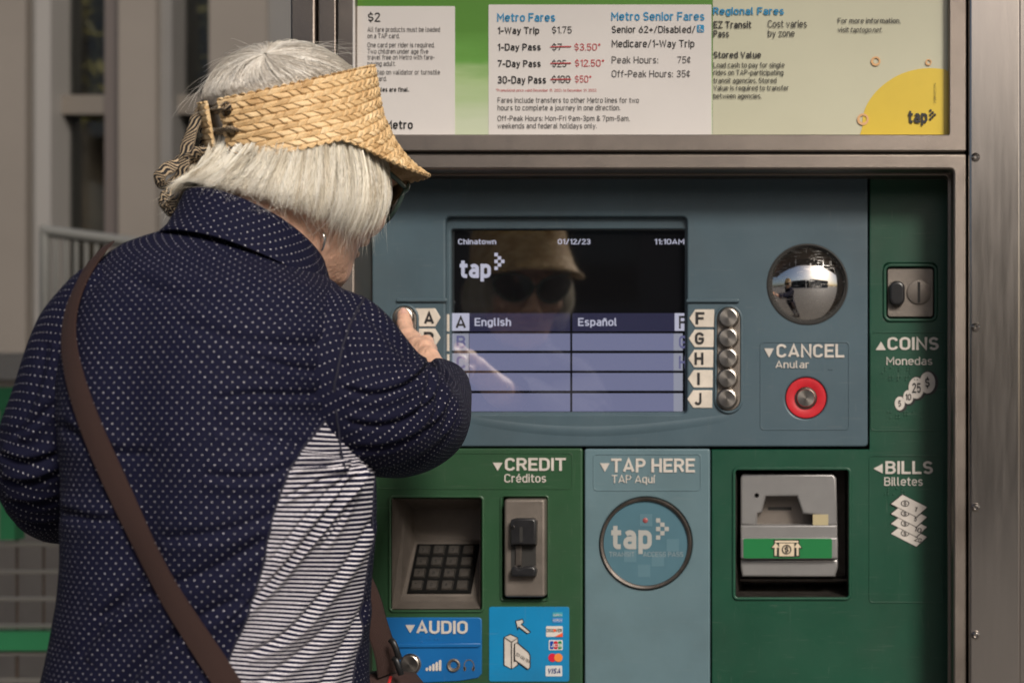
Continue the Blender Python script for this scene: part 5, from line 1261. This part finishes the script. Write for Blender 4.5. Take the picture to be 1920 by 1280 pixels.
# front placket edge
# ------------------------------------------------------------ trousers and shoes (below the picture)
b = Batch(); V = []; F = []
def loft_rings(rings, mat, name, parent, close=True):
    V = np.concatenate(rings); m_ = len(rings[0]); F = [tuple(f) for f in grid_faces(len(rings), m_)]
    F.append(tuple(range(m_))); F.append(tuple(range((len(rings) - 1) * m_, len(rings) * m_))[::-1]); return mk(name, V, F, mat, parent, 180)
def ring3(c, rw, rf, m_=40):
    t = np.linspace(0, 2 * math.pi, m_, endpoint=False); return v3(c) + tw * (np.cos(t) * rw)[:, None] + tf * (np.sin(t) * rf)[:, None]
hip = v3(P(395, 1560, -.57)); M['denim'] = pmat('dark_trousers', (.03, .032, .045), .85, var=.15, vs=30, bump=.3, bs=500)
loft_rings([ring3(hip + [0, 0, .10], .125, .10), ring3(hip + [0, 0, .02], .145, .115), ring3(hip - [0, 0, .06], .15, .12), ring3(hip - [0, 0, .12], .13, .09)], M['denim'], 'trousers', PER)
for s_1 in (-1, 1):
    hp = hip + tw * .07 * s_1; ft = np.array([hip[0] + tw[0] * .10 * s_1, hip[1] + tf[1] * .03 + tw[1] * .1 * s_1, 0])
    H_ = hip[2] - .06
    loft_rings([ring3(hp - [0, 0, .04], .08, .085), ring3(hp * .6 + ft * .4 - [0, 0, .02], .065, .07), ring3(np.array([*(hp * .4 + ft * .6)[:2], H_ * .52]), .055, .06), ring3(np.array([*ft[:2], .08]), .05, .055)], M['denim'], 'trouser_leg', PER)
    sh = [ring3(np.array([*ft[:2], .0]) + tf * .05, .045, .125, 30), ring3(np.array([*ft[:2], .03]) + tf * .05, .047, .125, 30), ring3(np.array([*ft[:2], .06]) + tf * .03, .042, .10, 30), ring3(np.array([*ft[:2], .10]) - tf * .0, .038, .05, 30)]
    loft_rings(sh, pmat('shoe_leather', (.05, .04, .035), .5), 'shoe', PER)

# ------------------------------------------------------------ straw visor
HP_ = R(21); AHT = R(35)
vf = np.array([math.sin(AHT) * math.cos(HP_), math.cos(AHT) * math.cos(HP_), math.sin(HP_)]); vr = np.array([math.cos(AHT), -math.sin(AHT), 0]); vu = np.cross(vr, vf)
VC = v3(P(541, 160, -.512))
def visor_pt(th, s):
    """th radians (0 = front, + = her right), s metres down the straw from the top rim"""
    fr = np.clip(np.cos(th), 0, 1); side = np.abs(np.sin(th))
    Lb = .056                                              # band height
    w_ = np.clip(s / Lb, 0, 1); o = np.clip(s - Lb * (.60 + .4 * (1 - fr)), 0, 1)   # length past the turn
    kf = .086 + .009 * w_; kw = .073 + .012 * w_
    flare = o * (.06 + .34 * np.clip(o / .09, 0, 1) ** 1.3) 
    r = 1 / np.sqrt((np.cos(th) / kf) ** 2 + (np.sin(th) / kw) ** 2) + flare
    z = -(s - flare * .3); lean = .36 * np.minimum(s, .050 + .3 * np.clip(s - .05, 0, 1)) * np.clip(np.cos(th) + .2, 0, 1)
    return VC + (np.sin(th) * r)[..., None] * vr + (np.cos(th) * r - lean)[..., None] * vf + z[..., None] * vu
NT, NS = 1100, 150
th = np.linspace(R(-173.5), R(173.5), NT)
edge = .056 + .074 * np.clip((np.cos(th) + .30) / 1.30, 0, 1) ** 1.15          # total straw length at each angle
sc_ = .0022 * np.abs(np.sin(th * 34))                                            # scalloped rims
TH = th[None] * np.ones((NS, 1)); Sg = np.linspace(0, 1, NS)[:, None] * (edge + sc_)[None] - sc_[None] * (1 - np.linspace(0, 1, NS)[:, None])
Gv = visor_pt(TH, Sg)
def nrm(G):
    du = np.gradient(G, axis=1); dv = np.gradient(G, axis=0); q = np.cross(dv, du); return q / (np.linalg.norm(q, axis=2)[..., None] + 1e-12)
Nv = nrm(Gv); ctr = Gv - VC; ctr -= (ctr @ vu)[..., None] * vu; Nv = np.where(((Nv * ctr).sum(2) < 0)[..., None], -Nv, Nv)
arc = TH * .088; tilt = Sg + .010 * np.clip(np.cos(TH), 0, 1) * np.clip(Sg / .056, 0, 1)
row_h = .0108; wrow = tilt / row_h; rowi = np.floor(wrow); fw = wrow - rowi                     # one plait = one row
ss = arc / .0118 + (rowi % 2) * .37 + .13 * np.sin(rowi * 2.3) + .16 * np.sin(TH * 9 + rowi * 1.7) + .10 * np.sin(TH * 23 + rowi * 4.1)
half = (fw > .5); lw = np.where(half, 1 - fw, fw) * 2          # 0 at the plait's edge, 1 at its middle
ph_ = ss + np.where(half, .5, 0) - .55 * lw * 1.0
fp = ph_ - np.floor(ph_)
strand = np.sqrt(np.clip(1 - (2 * np.abs(fp - .45)) ** 2.2, 0, 1)); ov = fp ** 1.5
hgt = .0011 * strand + .0020 * ov - .0013 * np.exp(-(np.minimum(fw, 1 - fw) / .07) ** 2) - .0006 * np.exp(-((fw - .5) / .05) ** 2)
hgt += .00018 * np.sin(arc * 5200 + np.where(half, 1, -1) * Sg * 5200)
Gv = Gv + Nv * hgt[..., None] + Nv * (sn(Gv[..., 0], Gv[..., 1], Gv[..., 2], 60, 6) * .0010)[..., None]
def straw_mat():
    m = pmat('woven_straw', (.62, .40, .19), .62); N = m.node_tree.nodes; L = m.node_tree.links; b = N['Principled BSDF']
    tc = N.new('ShaderNodeTexCoord'); n1 = N.new('ShaderNodeTexNoise'); n1.inputs['Scale'].default_value = 40; n1.inputs['Detail'].default_value = 6; n1.inputs['Roughness'].default_value = .7; L.new(tc.outputs['Object'], n1.inputs[0])
    at = N.new('ShaderNodeAttribute'); at.attribute_name = 'strand'
    mp = N.new('ShaderNodeMapping'); mp.inputs['Scale'].default_value = (1, 1, 1); L.new(tc.outputs['Object'], mp.inputs[0]); n2 = N.new('ShaderNodeTexNoise'); n2.inputs['Scale'].default_value = 600; n2.inputs['Detail'].default_value = 3; L.new(mp.outputs[0], n2.inputs[0])
    cr = N.new('ShaderNodeValToRGB'); e = cr.color_ramp.elements; e[0].position = .25; e[0].color = (.45, .275, .12, 1); e[1].position = .75; e[1].color = (.80, .61, .37, 1); e2 = e.new(.5); e2.color = (.66, .455, .235, 1)
    ad = N.new('ShaderNodeMath'); ad.operation = 'ADD'; ml = N.new('ShaderNodeMath'); ml.operation = 'MULTIPLY_ADD'; ml.inputs[1].default_value = .30; ml.inputs[2].default_value = -.15; L.new(at.outputs['Fac'], ml.inputs[0]); L.new(ml.outputs[0], ad.inputs[0]); L.new(n1.outputs[0], ad.inputs[1])
    L.new(ad.outputs[0], cr.inputs[0]); L.new(cr.outputs[0], b.inputs['Base Color'])
    bp = N.new('ShaderNodeBump'); bp.inputs['Strength'].default_value = .7; bp.inputs['Distance'].default_value = .0010; L.new(n2.outputs[0], bp.inputs['Height']); L.new(bp.outputs[0], b.inputs['Normal'])
    return m
M['straw'] = straw_mat()
rnd_ = rng.random(100000); sid = (np.floor(ph_) * 7 + rowi * 131 + half * 53).astype(int) % 100000; sat = rnd_[sid]
Gi = visor_pt(TH, Sg) - Nv * .0016
Vv = np.concatenate([Gv.reshape(-1, 3), Gi.reshape(-1, 3)]); F1 = grid_faces(NS, NT, False); F2 = F1[:, ::-1] + NS * NT; i0 = np.arange(NT - 1)
eb = lambda r_: np.stack([r_ * NT + i0, r_ * NT + i0 + 1, NS * NT + r_ * NT + i0 + 1, NS * NT + r_ * NT + i0], 1)
j0 = np.arange(NS - 1); es = lambda c_: np.stack([j0 * NT + c_, (j0 + 1) * NT + c_, NS * NT + (j0 + 1) * NT + c_, NS * NT + j0 * NT + c_], 1)
Fv = np.concatenate([F1, F2, eb(0)[:, ::-1], eb(NS - 1), es(0), es(NT - 1)[:, ::-1]])
visor = mknp('straw_visor', Vv, Fv, M['straw'], PER, 60, attrs={'strand': np.concatenate([sat.ravel(), sat.ravel()])}, label='woven straw visor with open crown and lace-up back')
# eyelets and lacing at the back
def tie_mat():
    m = pmat('black_tan_twill', (.02, .018, .018), .8); N = m.node_tree.nodes; L = m.node_tree.links; b = N['Principled BSDF']
    uv = N.new('ShaderNodeUVMap'); sp = N.new('ShaderNodeSeparateXYZ'); L.new(uv.outputs[0], sp.inputs[0]); a = N.new('ShaderNodeMath'); a.operation = 'MULTIPLY_ADD'; a.inputs[1].default_value = 1.0; L.new(sp.outputs[0], a.inputs[0]); L.new(sp.outputs[1], a.inputs[2])
    d = N.new('ShaderNodeMath'); d.operation = 'DIVIDE'; d.inputs[1].default_value = .0056; L.new(a.outputs[0], d.inputs[0]); f = N.new('ShaderNodeMath'); f.operation = 'FRACT'; L.new(d.outputs[0], f.inputs[0]); g_ = N.new('ShaderNodeMath'); g_.operation = 'LESS_THAN'; g_.inputs[1].default_value = .38; L.new(f.outputs[0], g_.inputs[0])
    mx = N.new('ShaderNodeMix'); mx.data_type = 'RGBA'; mx.inputs['A'].default_value = (.012, .011, .013, 1); mx.inputs['B'].default_value = (.45, .34, .22, 1); L.new(g_.outputs[0], mx.inputs['Factor']); L.new(mx.outputs['Result'], b.inputs['Base Color'])
    n2 = N.new('ShaderNodeTexNoise'); n2.inputs['Scale'].default_value = 900; L.new(uv.outputs[0], n2.inputs[0]); bp = N.new('ShaderNodeBump'); bp.inputs['Strength'].default_value = .6; bp.inputs['Distance'].default_value = .0008; L.new(n2.outputs[0], bp.inputs['Height']); L.new(bp.outputs[0], b.inputs['Normal'])
    return m
M['tie'] = tie_mat()
M['brass'] = pmat('dark_brass_eyelet', (.20, .13, .06), .35, .9)
tb = R(167.5); eyes = []
for k, s0 in enumerate((.009, .028, .048)):
    p = visor_pt(np.array([tb]), np.array([s0]))[0]; p2 = visor_pt(np.array([tb + .02]), np.array([s0]))[0]; e1 = (p2 - p); e1 /= np.linalg.norm(e1); p3 = visor_pt(np.array([tb]), np.array([s0 + .002]))[0]; e2 = p3 - p; e2 /= np.linalg.norm(e2)
    nn = np.cross(e1, e2); nn /= np.linalg.norm(nn); nn = nn if nn @ (p - VC) > 0 else -nn; eyes.append((p, nn))
    t = np.linspace(0, 2 * math.pi, 25)[:-1]; pts = [p + nn * .0018 + e1 * math.cos(q) * .0050 + e2 * math.sin(q) * .0058 for q in t]; pts.append(pts[0]); pts.append(pts[1])
    sweep('eyelet', pts, [(.0012, .0012)] * len(pts), M['brass'], visor, 8)
def ribbon(name, pts, w=.0042, th_=.0018, n=46, tw_=0.0, label=None):
    w *= 1.2; c = bez(pts, n); r = [(w * (1 - .12 * math.sin(i * .9)), th_ * (1 + .2 * math.sin(i * 1.7))) for i in range(n)]
    return sweep(name, c, r, M['tie'], visor, 12, up=[.2, 1.0, .15])
pe = [e[0] + e[1] * .003 for e in eyes]
ribbon('lacing', [eyes[0][0] - eyes[0][1] * .004, pe[0], P(388, 212, -.535), P(380, 235, -.53), P(392, 255, -.535), pe[1], eyes[1][0] - eyes[1][1] * .004])
ribbon('lacing', [eyes[1][0] - eyes[1][1] * .004, pe[1] + [0, 0, .002], P(390, 258, -.54), P(388, 280, -.535), pe[2], eyes[2][0] - eyes[2][1] * .004])
ribbon('ribbon_tail', [pe[0], P(385, 198, -.55), P(368, 225, -.555), P(352, 270, -.56), P(343, 310, -.562), P(336, 345, -.56), P(322, 380, -.556), P(320, 398, -.552)], .0062, .0016)
ribbon('ribbon_loop', [P(362, 290, -.552), P(335, 305, -.56), P(306, 322, -.565), P(298, 340, -.562), P(312, 348, -.558), P(335, 330, -.555), P(356, 300, -.55)], .0050, .0015)
ribbon('ribbon_knot', [pe[2], P(398, 292, -.555), P(380, 285, -.56), P(364, 290, -.562), P(358, 300, -.558), P(372, 306, -.552), P(392, 302, -.55)], .0055, .0028)
ribbon('ribbon_tail', [P(345, 330, -.55), P(330, 345, -.556), P(318, 362, -.558), P(306, 375, -.556), P(312, 392, -.552), P(328, 402, -.548), P(338, 392, -.545)], .0052, .0018)

# ------------------------------------------------------------ hair
M['hair'] = None
def hair_mat(name, c0, c1, c2):
    m = pmat(name, c0, .38); N = m.node_tree.nodes; L = m.node_tree.links; b = N['Principled BSDF']
    at = N.new('ShaderNodeAttribute'); at.attribute_name = 'shade'; cr = N.new('ShaderNodeValToRGB'); e = cr.color_ramp.elements; e[0].color = (*c0, 1); e[0].position = 0; e[1].color = (*c2, 1); e[1].position = 1; q = e.new(.5); q.color = (*c1, 1)
    L.new(at.outputs['Fac'], cr.inputs[0]); L.new(cr.outputs[0], b.inputs['Base Color']); b.inputs['Specular IOR Level'].default_value = .6
    return m
M['hair_low'] = hair_mat('cream_white_hair', (.46, .38, .27), (.88, .82, .69), (.97, .95, .89)); M['hair_top'] = hair_mat('grey_hair', (.46, .41, .35), (.82, .77, .70), (.97, .95, .91))
def strands(name, paths, rad, mat, parent, shade):
    """paths (n, k, 3)"""
    n, k, _ = paths.shape; T = np.gradient(paths, axis=1); T /= np.linalg.norm(T, axis=2)[..., None] + 1e-12
    a = np.cross(T, np.array([.31, .52, .79])); a /= np.linalg.norm(a, axis=2)[..., None] + 1e-12; b2 = np.cross(T, a)
    r = rad * np.concatenate([np.ones(k - 3), [.8, .55, .15]])[None, :, None]; Vs = []
    for q in range(3):
        t = 2 * math.pi * q / 3; Vs.append(paths + (a * math.cos(t) + b2 * math.sin(t)) * r)
    V = np.stack(Vs, 2).reshape(-1, 3); base = (np.arange(n) * k * 3)[:, None, None]; i = (np.arange(k - 1) * 3)[None, :, None]; q = np.arange(3)[None, None]; q2 = (q + 1) % 3
    F = np.stack([base + i + q, base + i + q2, base + i + 3 + q2, base + i + 3 + q], 3).reshape(-1, 4)
    return mknp(name, V, F, mat, parent, 180, attrs={'shade': np.repeat(shade, k * 3)})
# lower bob: a sheet from under the visor round the head
def hm(th, t):
    """th head azimuth (0 front, + her right), t 0..1 down the hair; returns world points"""
    ad = np.abs(th)
    st_ = visor_pt(th, np.full(th.shape, .020)); rad0 = st_ - HC; 
    ax = np.array([math.sin(AH), math.cos(AH), 0.]); rt = np.array([math.cos(AH), -math.sin(AH), 0.])
    X = rad0 @ rt; Y = rad0 @ ax; Z = rad0[..., 2]
    dth = np.degrees(ad)
    scale_end = np.interp(dth, [0, 30, 50, 70, 90, 120, 150, 180], [.98, 1.0, 1.0, .96, .95, 1.06, 1.26, 1.36])
    zend = np.interp(dth, [0, 30, 50, 70, 90, 120, 150, 180], [-.036, -.056, -.076, -.083, -.084, -.075, -.059, -.044])
    bulge = np.interp(dth, [0, 40, 90, 130, 180], [.010, .016, .022, .012, .002])
    rr0 = .90; tw_r = t ** 1.8; rad = rr0 * (1 - tw_r) + scale_end * tw_r + (bulge / .085) * np.sin(math.pi * t ** 1.6)
    z = Z * (1 - t) + zend * t - .006 * np.sin(math.pi * t)
    x_, y_ = X * rad, Y * rad; r_h = np.hypot(x_, y_) + 1e-9; a_h = np.arctan2(x_, y_)
    mn_ = 1 / np.sqrt((np.cos(a_h) / .080) ** 2 + (np.sin(a_h) / .071) ** 2) * np.clip(.86 + t * .45, 0, 1.02)
    gg = np.where(np.abs(a_h) > .9, np.maximum(1, mn_ / r_h), 1.0)
    return HC + (x_ * gg)[..., None] * rt + (y_ * gg)[..., None] * ax + z[..., None] * np.array([0, 0, 1.])
n_s = 19000; kk = 11
th0 = R(1) * rng.uniform(24, 336, n_s); th0 = np.where(th0 > math.pi, th0 - 2 * math.pi, th0)
cl_n = 520; cth = rng.uniform(-math.pi, math.pi, cl_n); cti = np.argmin(np.abs(th0[:, None] - cth[None]), 1)
t = np.linspace(0, 1, kk)[None] * (rng.uniform(.82, 1.03, n_s) * (1 - .10 * rng.random(cl_n)[cti]) + .02)[:, None]
swirl = np.where(th0 > 0, 1, -1) * np.interp(np.degrees(np.abs(th0)), [0, 60, 100, 150, 180], [0, .06, .16, .30, .10])
clump = .50; thp = th0[:, None] * (1 - clump * t ** 1.5) + cth[cti][:, None] * clump * t ** 1.5 + swirl[:, None] * t + (rng.normal(0, .03, n_s))[:, None] * t + (rng.normal(0, .05, cl_n)[cti])[:, None] * t * t
pts = hm(thp, t); out = pts - HC; out[..., 2] *= .2; out /= np.linalg.norm(out, axis=2)[..., None]
depth = rng.uniform(-.009, .0, n_s)[:, None] + (rng.normal(0, .0030, cl_n)[cti])[:, None] * (.3 + t) + .0012 * np.sin(t * 9 + rng.uniform(0, 6, cl_n)[cti][:, None])
pts = pts + out * depth[..., None]
shade = np.clip(rng.normal(.58, .22, n_s) + rng.normal(0, .22, cl_n)[cti], 0, 1)
strands('hair', pts, .00017, M['hair_low'], PER, shade).name = 'hair'
# upper crown
DC = v3(P(553, 238, -.505)); RD = (.087, .075, .0745)
ax_h = np.array([math.sin(AH), math.cos(AH), 0.]); rt_h = np.array([math.cos(AH), -math.sin(AH), 0.])
def dome(dx):   # unit directions -> surface
    return DC + (dx[..., 0] * RD[1])[..., None] * rt_h + (dx[..., 1] * RD[0])[..., None] * ax_h + (dx[..., 2] * RD[2])[..., None] * np.array([0, 0, 1.])
cdir = np.array([.25, -.62, .74]); cdir /= np.linalg.norm(cdir)
n_u = 13000; az = rng.uniform(0, 2 * math.pi, n_u); e1 = np.cross(cdir, [0, 0, 1.]); e1 /= np.linalg.norm(e1); e2 = np.cross(cdir, e1)
cl2 = 260; caz = rng.uniform(0, 2 * math.pi, cl2); ci = np.argmin(np.abs(az[:, None] - caz[None]), 1)
start = rng.uniform(0.02, 1.25, n_u) ; length = rng.uniform(.7, 1.35, n_u)
tt = np.linspace(0, 1, kk)[None]; ang = start[:, None] + length[:, None] * tt; azz = az[:, None] * (1 - .45 * tt) + caz[ci][:, None] * .45 * tt + .5 * tt * 1.0 + rng.normal(0, .05, n_u)[:, None] * tt
dirs = cdir * np.cos(ang)[..., None] + (e1 * np.cos(azz)[..., None] + e2 * np.sin(azz)[..., None]) * np.sin(ang)[..., None]
pu_ = dome(dirs); lift = (rng.uniform(-.004, .0025, n_u) + rng.normal(0, .0012, cl2)[ci])[:, None] * np.minimum(1, tt * 3 + .2) + .002 * np.sin(ang * 3)
pu_ = pu_ + dirs[..., 0:1] * 0; od = (pu_ - DC); od /= np.linalg.norm(od, axis=2)[..., None]; pu_ = pu_ + od * lift[..., None]
def tuck(Q, k=.93):
    d = Q - VC; h = d @ vu; x = d @ vr; y_ = d @ vf; rad = np.hypot(x, y_) + 1e-9; tq_ = np.arctan2(x, y_)
    lim = k / np.sqrt((np.cos(tq_) / .086) ** 2 + (np.sin(tq_) / .073) ** 2); lim = lim + np.clip((h - .002) / .03, 0, 9) * .02 + np.clip(h - .03, 0, 1) * 9
    f = np.minimum(1, lim / rad); return VC + (x * f)[..., None] * vr + (y_ * f)[..., None] * vf + h[..., None] * vu
pu_ = tuck(pu_ + 0.0)
keep = np.min((pu_ - VC) @ vu, axis=1) > -.05; pu_ = pu_[keep]; shade = np.clip(rng.normal(.5, .2, n_u) + rng.normal(0, .15, cl2)[ci], 0, 1)[keep]
strands('hair', pu_, .00020, M['hair_top'], PER, shade)
# underlayer so that the scalp never shows as bare skin
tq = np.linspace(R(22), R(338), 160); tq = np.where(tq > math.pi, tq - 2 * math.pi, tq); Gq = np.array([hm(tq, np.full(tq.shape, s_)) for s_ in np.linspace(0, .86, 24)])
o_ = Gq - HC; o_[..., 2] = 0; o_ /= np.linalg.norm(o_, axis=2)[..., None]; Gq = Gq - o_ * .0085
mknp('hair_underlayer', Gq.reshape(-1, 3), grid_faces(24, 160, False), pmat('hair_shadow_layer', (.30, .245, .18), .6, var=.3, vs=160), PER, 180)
V = []; pn = 48
for i in range(25):
    el = math.pi / 2 * (1 - i / 17.)
    for j in range(pn):
        a = 2 * math.pi * j / pn; V.append(dome(np.array([math.cos(el) * math.cos(a), math.cos(el) * math.sin(a), math.sin(el)]) * .955))
V = tuck(np.array(V), .90); mknp('hair_underlayer', V, grid_faces(25, pn), pmat('scalp_layer', (.34, .27, .235), .6, var=.3, vs=160), PER, 180)
# flyaways
n_f = 320; az = rng.uniform(0, 2 * math.pi, n_f); ang = rng.uniform(.2, 1.2, n_f)[:, None] + tt * .5; dirs = cdir * np.cos(ang)[..., None] + (e1 * np.cos(az[:, None] + tt * rng.normal(0, .6, n_f)[:, None])[..., None] + e2 * np.sin(az[:, None] + tt * rng.normal(0, .6, n_f)[:, None])[..., None]) * np.sin(ang)[..., None]
pf = dome(dirs); od = pf - DC; od /= np.linalg.norm(od, axis=2)[..., None]; pf = pf + od * (rng.uniform(.003, .016, n_f)[:, None] * tt ** .8)[..., None]
pf = pf[np.min((pf - VC) @ vu, axis=1) > -.01]
strands('loose_hair', pf, .00010, M['hair_top'], PER, rng.uniform(.4, 1, len(pf)))
n_f = 480; thf = R(1) * rng.uniform(30, 330, n_f); thf = np.where(thf > math.pi, thf - 2 * math.pi, thf); t = tt * rng.uniform(.85, 1.25, n_f)[:, None]
pf = hm(thf[:, None] + rng.normal(0, .22, n_f)[:, None] * t ** 2, np.clip(t, 0, 1.2)); od = pf - HC; od[..., 2] *= .2; od /= np.linalg.norm(od, axis=2)[..., None]; pf = pf + od * (rng.uniform(-.002, .009, n_f)[:, None] * t ** 2)[..., None]
strands('loose_hair', pf, .00011, M['hair_low'], PER, rng.uniform(.4, 1, n_f))

# ------------------------------------------------------------ glasses, earring
gl = None; M['gframe'] = pmat('pale_green_glasses_frame', (.05, .085, .075), .25, coat=.5); M['lens'] = pmat('dark_lens', (.012, .010, .009), .06, ior=1.6)
b = Batch()
for s_1 in (-1, 1):
    V = []; F = []; nn_ = 36
    def lp(q, k, off):
        c, s = math.cos(q), math.sin(q); x = .030 * c * (1 + .06 * s); z = .024 * s * (1 - .10 * c * s_1 * 0)
        return HL(s_1 * (.0335 + x * k), .104 - 5.5 * (s_1 * (.0335 + x * k)) ** 2 + off - (.0 if z > 0 else .003), .004 + z * k)
    for k, off in ((0.02, .0035), (.5, .003), (.95, .001), (.96, -.001), (.5, 0), (0.02, 0)):
        V += [lp(2 * math.pi * i / nn_, k, off) for i in range(nn_)]
    o = mk('lens', V, [tuple(f) for f in grid_faces(6, nn_)], M['lens'], PER, 40) if gl is not None else None
    if gl is None:
        rim = [lp(2 * math.pi * i / nn_, 1.0, .001) for i in range(nn_ + 2)]; gl = sweep('sunglasses', rim, [(.0022, .0022)] * len(rim), M['gframe'], PER, 8)
        mk('lens', V, [tuple(f) for f in grid_faces(6, nn_)], M['lens'], gl, 40)
    else:
        o.parent = gl
        rim = [lp(2 * math.pi * i / nn_, 1.0, .001) for i in range(nn_ + 2)]; sweep('frame_rim', rim, [(.0022, .0022)] * len(rim), M['gframe'], gl, 8)
    sweep('temple_arm', bez([HL(s_1 * .0615, .083, .010), HL(s_1 * .064, .060, .009), HL(s_1 * .066, .010, .004), HL(s_1 * .066, -.008, -.002)], 14), [(.0015, .003)] * 14, M['gframe'], gl, 8)
sweep('bridge', bez([HL(-.006, .106, .008), HL(0, .108, .012), HL(.006, .106, .008)], 8), [(.0018, .0018)] * 8, M['gframe'], gl, 8)
ER = v3(P(604, 432, -.545))
sweep('earring', bez([P(601, 428, -.548), P(607, 436, -.552), P(609, 450, -.553), P(606, 464, -.551), P(603, 470, -.550)], 22), [(.0010 + .0007 * math.sin(math.pi * i / 21), .0006) for i in range(22)], pmat('polished_silver', (.75, .73, .70), .12, 1.0), PER, 8)

# ------------------------------------------------------------ shoulder bag and its strap
M['strap'] = None
def strap_mat():
    m = pmat('brown_webbing', (.035, .014, .010), .75); N = m.node_tree.nodes; L = m.node_tree.links; b = N['Principled BSDF']
    uv = N.new('ShaderNodeUVMap'); wv = N.new('ShaderNodeTexWave'); wv.inputs['Scale'].default_value = 220; wv.bands_direction = 'Y'; L.new(uv.outputs[0], wv.inputs[0]); w2 = N.new('ShaderNodeTexWave'); w2.inputs['Scale'].default_value = 180; w2.bands_direction = 'X'; L.new(uv.outputs[0], w2.inputs[0])
    a = N.new('ShaderNodeMath'); a.operation = 'ADD'; L.new(wv.outputs[0], a.inputs[0]); L.new(w2.outputs[0], a.inputs[1]); bp = N.new('ShaderNodeBump'); bp.inputs['Strength'].default_value = .7; bp.inputs['Distance'].default_value = .0007; L.new(a.outputs[0], bp.inputs['Height']); L.new(bp.outputs[0], b.inputs['Normal'])
    cr = N.new('ShaderNodeValToRGB'); cr.color_ramp.elements[0].color = (.018, .0065, .005, 1); cr.color_ramp.elements[1].color = (.048, .018, .013, 1); L.new(wv.outputs[0], cr.inputs[0]); L.new(cr.outputs[0], b.inputs['Base Color'])
    return m
M['strap'] = strap_mat()
BAG = thing('shoulder_bag', v3(P(740, 1330, -.42)), 'dark brown crossbody bag with webbing strap over the woman\'s back', 'bag')
def ribbon_on(name, path, width, parent, off=.0050, thick=.0011, n=90):
    pl = smooth_pl(path, 3); pl = [pl[int(i * (len(pl) - 1) / (n - 1))] for i in range(n)]; Pc = []; Nn = []
    for q in pl:
        p, n_ = find_surf(*q); Pc.append(p + n_ * off); Nn.append(n_)
    Pc = np.array(Pc); Nn = np.array(Nn); k = np.hanning(17); k /= k.sum()
    for a in range(3):
        Pc[:, a] = np.convolve(np.pad(Pc[:, a], 8, mode='reflect', reflect_type='odd'), k, 'valid'); Nn[:, a] = np.convolve(np.pad(Nn[:, a], 8, mode='edge'), k, 'valid')
    T = np.gradient(Pc, axis=0); T /= np.linalg.norm(T, axis=1)[:, None]; Sd = np.cross(T, Nn); Sd /= np.linalg.norm(Sd, axis=1)[:, None]; Nn = np.cross(Sd, T)
    Ld = np.concatenate([[0], np.cumsum(np.linalg.norm(np.diff(Pc, axis=0), axis=1))]); V = []; UVs = []
    sec = [(-.5, 0), (-.5, 1), (-.25, 1.3), (0, 1.4), (.25, 1.3), (.5, 1), (.5, 0)]
    for p, s_d, n_, l in zip(Pc, Sd, Nn, Ld):
        for a, h in sec: V.append(p + s_d * a * width + n_ * h * thick - n_ * abs(a) ** 2 * .0035); UVs.append((a * width, l))
    return mknp(name, np.array(V), grid_faces(n, len(sec), True), M['strap'], parent, 40, uv=np.array(UVs))
ribbon_on('strap', [(206, 472), (172, 510), (148, 560), (134, 620), (140, 680), (163, 760), (204, 862), (248, 962), (298, 1062), (350, 1152), (405, 1240), (440, 1300), (540, 1480)], .0200, BAG)
# strap coming round her right side to the buckle
sweep('strap', bez([P(640, 1010, -.47), P(688, 1110, -.48), P(706, 1170, -.48), P(722, 1222, -.475), P(728, 1262, -.47)], 30), [(.0125, .0012)] * 30, M['strap'], BAG, 12, up=[.75, -.62, .1])
def frame_loop(name, c, w_, h_, r, mat, parent, tilt=0.0):
    pts = []
    for q in range(29):
        t = 2 * math.pi * q / 28; x = w_ * np.sign(math.cos(t)) * abs(math.cos(t)) ** .5; z = h_ * np.sign(math.sin(t)) * abs(math.sin(t)) ** .5
        pts.append(v3(c) + np.array([x * math.cos(tilt) - z * math.sin(tilt), .3 * x, x * math.sin(tilt) + z * math.cos(tilt)]))
    return sweep(name, pts, [(r, r)] * len(pts), mat, parent, 8)
M['gunmetal'] = pmat('gunmetal_buckle', (.03, .03, .032), .4, .7)
sweep('buckle', bez([P(732, 1198, -.488), P(738, 1205, -.49), P(744, 1220, -.49), P(749, 1236, -.488)], 14), [(.0030, .0016)] * 14, M['gunmetal'], BAG, 10, up=[.3, -1, .1])
sweep('buckle', bez([P(738, 1232, -.488), P(743, 1238, -.49), P(748, 1252, -.49), P(752, 1264, -.488)], 14), [(.0030, .0016)] * 14, M['gunmetal'], BAG, 10, up=[.3, -1, .1])
bc = v3(P(720, 1378, -.45)); rings = []
for z, a, c in ((.064, .008, .012), (.060, .030, .026), (.050, .037, .032), (.0, .045, .038), (-.06, .050, .040), (-.13, .050, .040), (-.15, .044, .034)):
    t = np.linspace(0, 2 * math.pi, 48, endpoint=False); e = 3.0; q = (np.abs(np.cos(t)) ** e + np.abs(np.sin(t)) ** e) ** (-1 / e)
    rings.append(bc + np.stack([np.cos(t) * q * a, np.sin(t) * q * c, np.full(48, z)], 1))
loft_rings(rings, pmat('brown_canvas', (.030, .012, .010), .8, var=.2, vs=60, bump=.5, bs=600), 'bag_body', BAG)
def edge_line(dx, mat, w_):
    pts = [bc + np.array([dx, -.033 + .0, -.15]), bc + np.array([dx, -.041, -.06]), bc + np.array([dx, -.040, 0]), bc + np.array([dx, -.034, .05]), bc + np.array([dx * .9, -.020, .0625])]
    sweep('trim', bez(pts, 26), [(w_, .0008)] * 26, mat, BAG, 8, up=[0, -1., .2])
edge_line(-.020, pmat('cream_piping', (.55, .50, .38), .6), .0018); edge_line(-.016, pmat('grey_piping', (.2, .2, .2), .5), .0015); edge_line(.014, pmat('red_piping', (.45, .02, .02), .5), .0016)
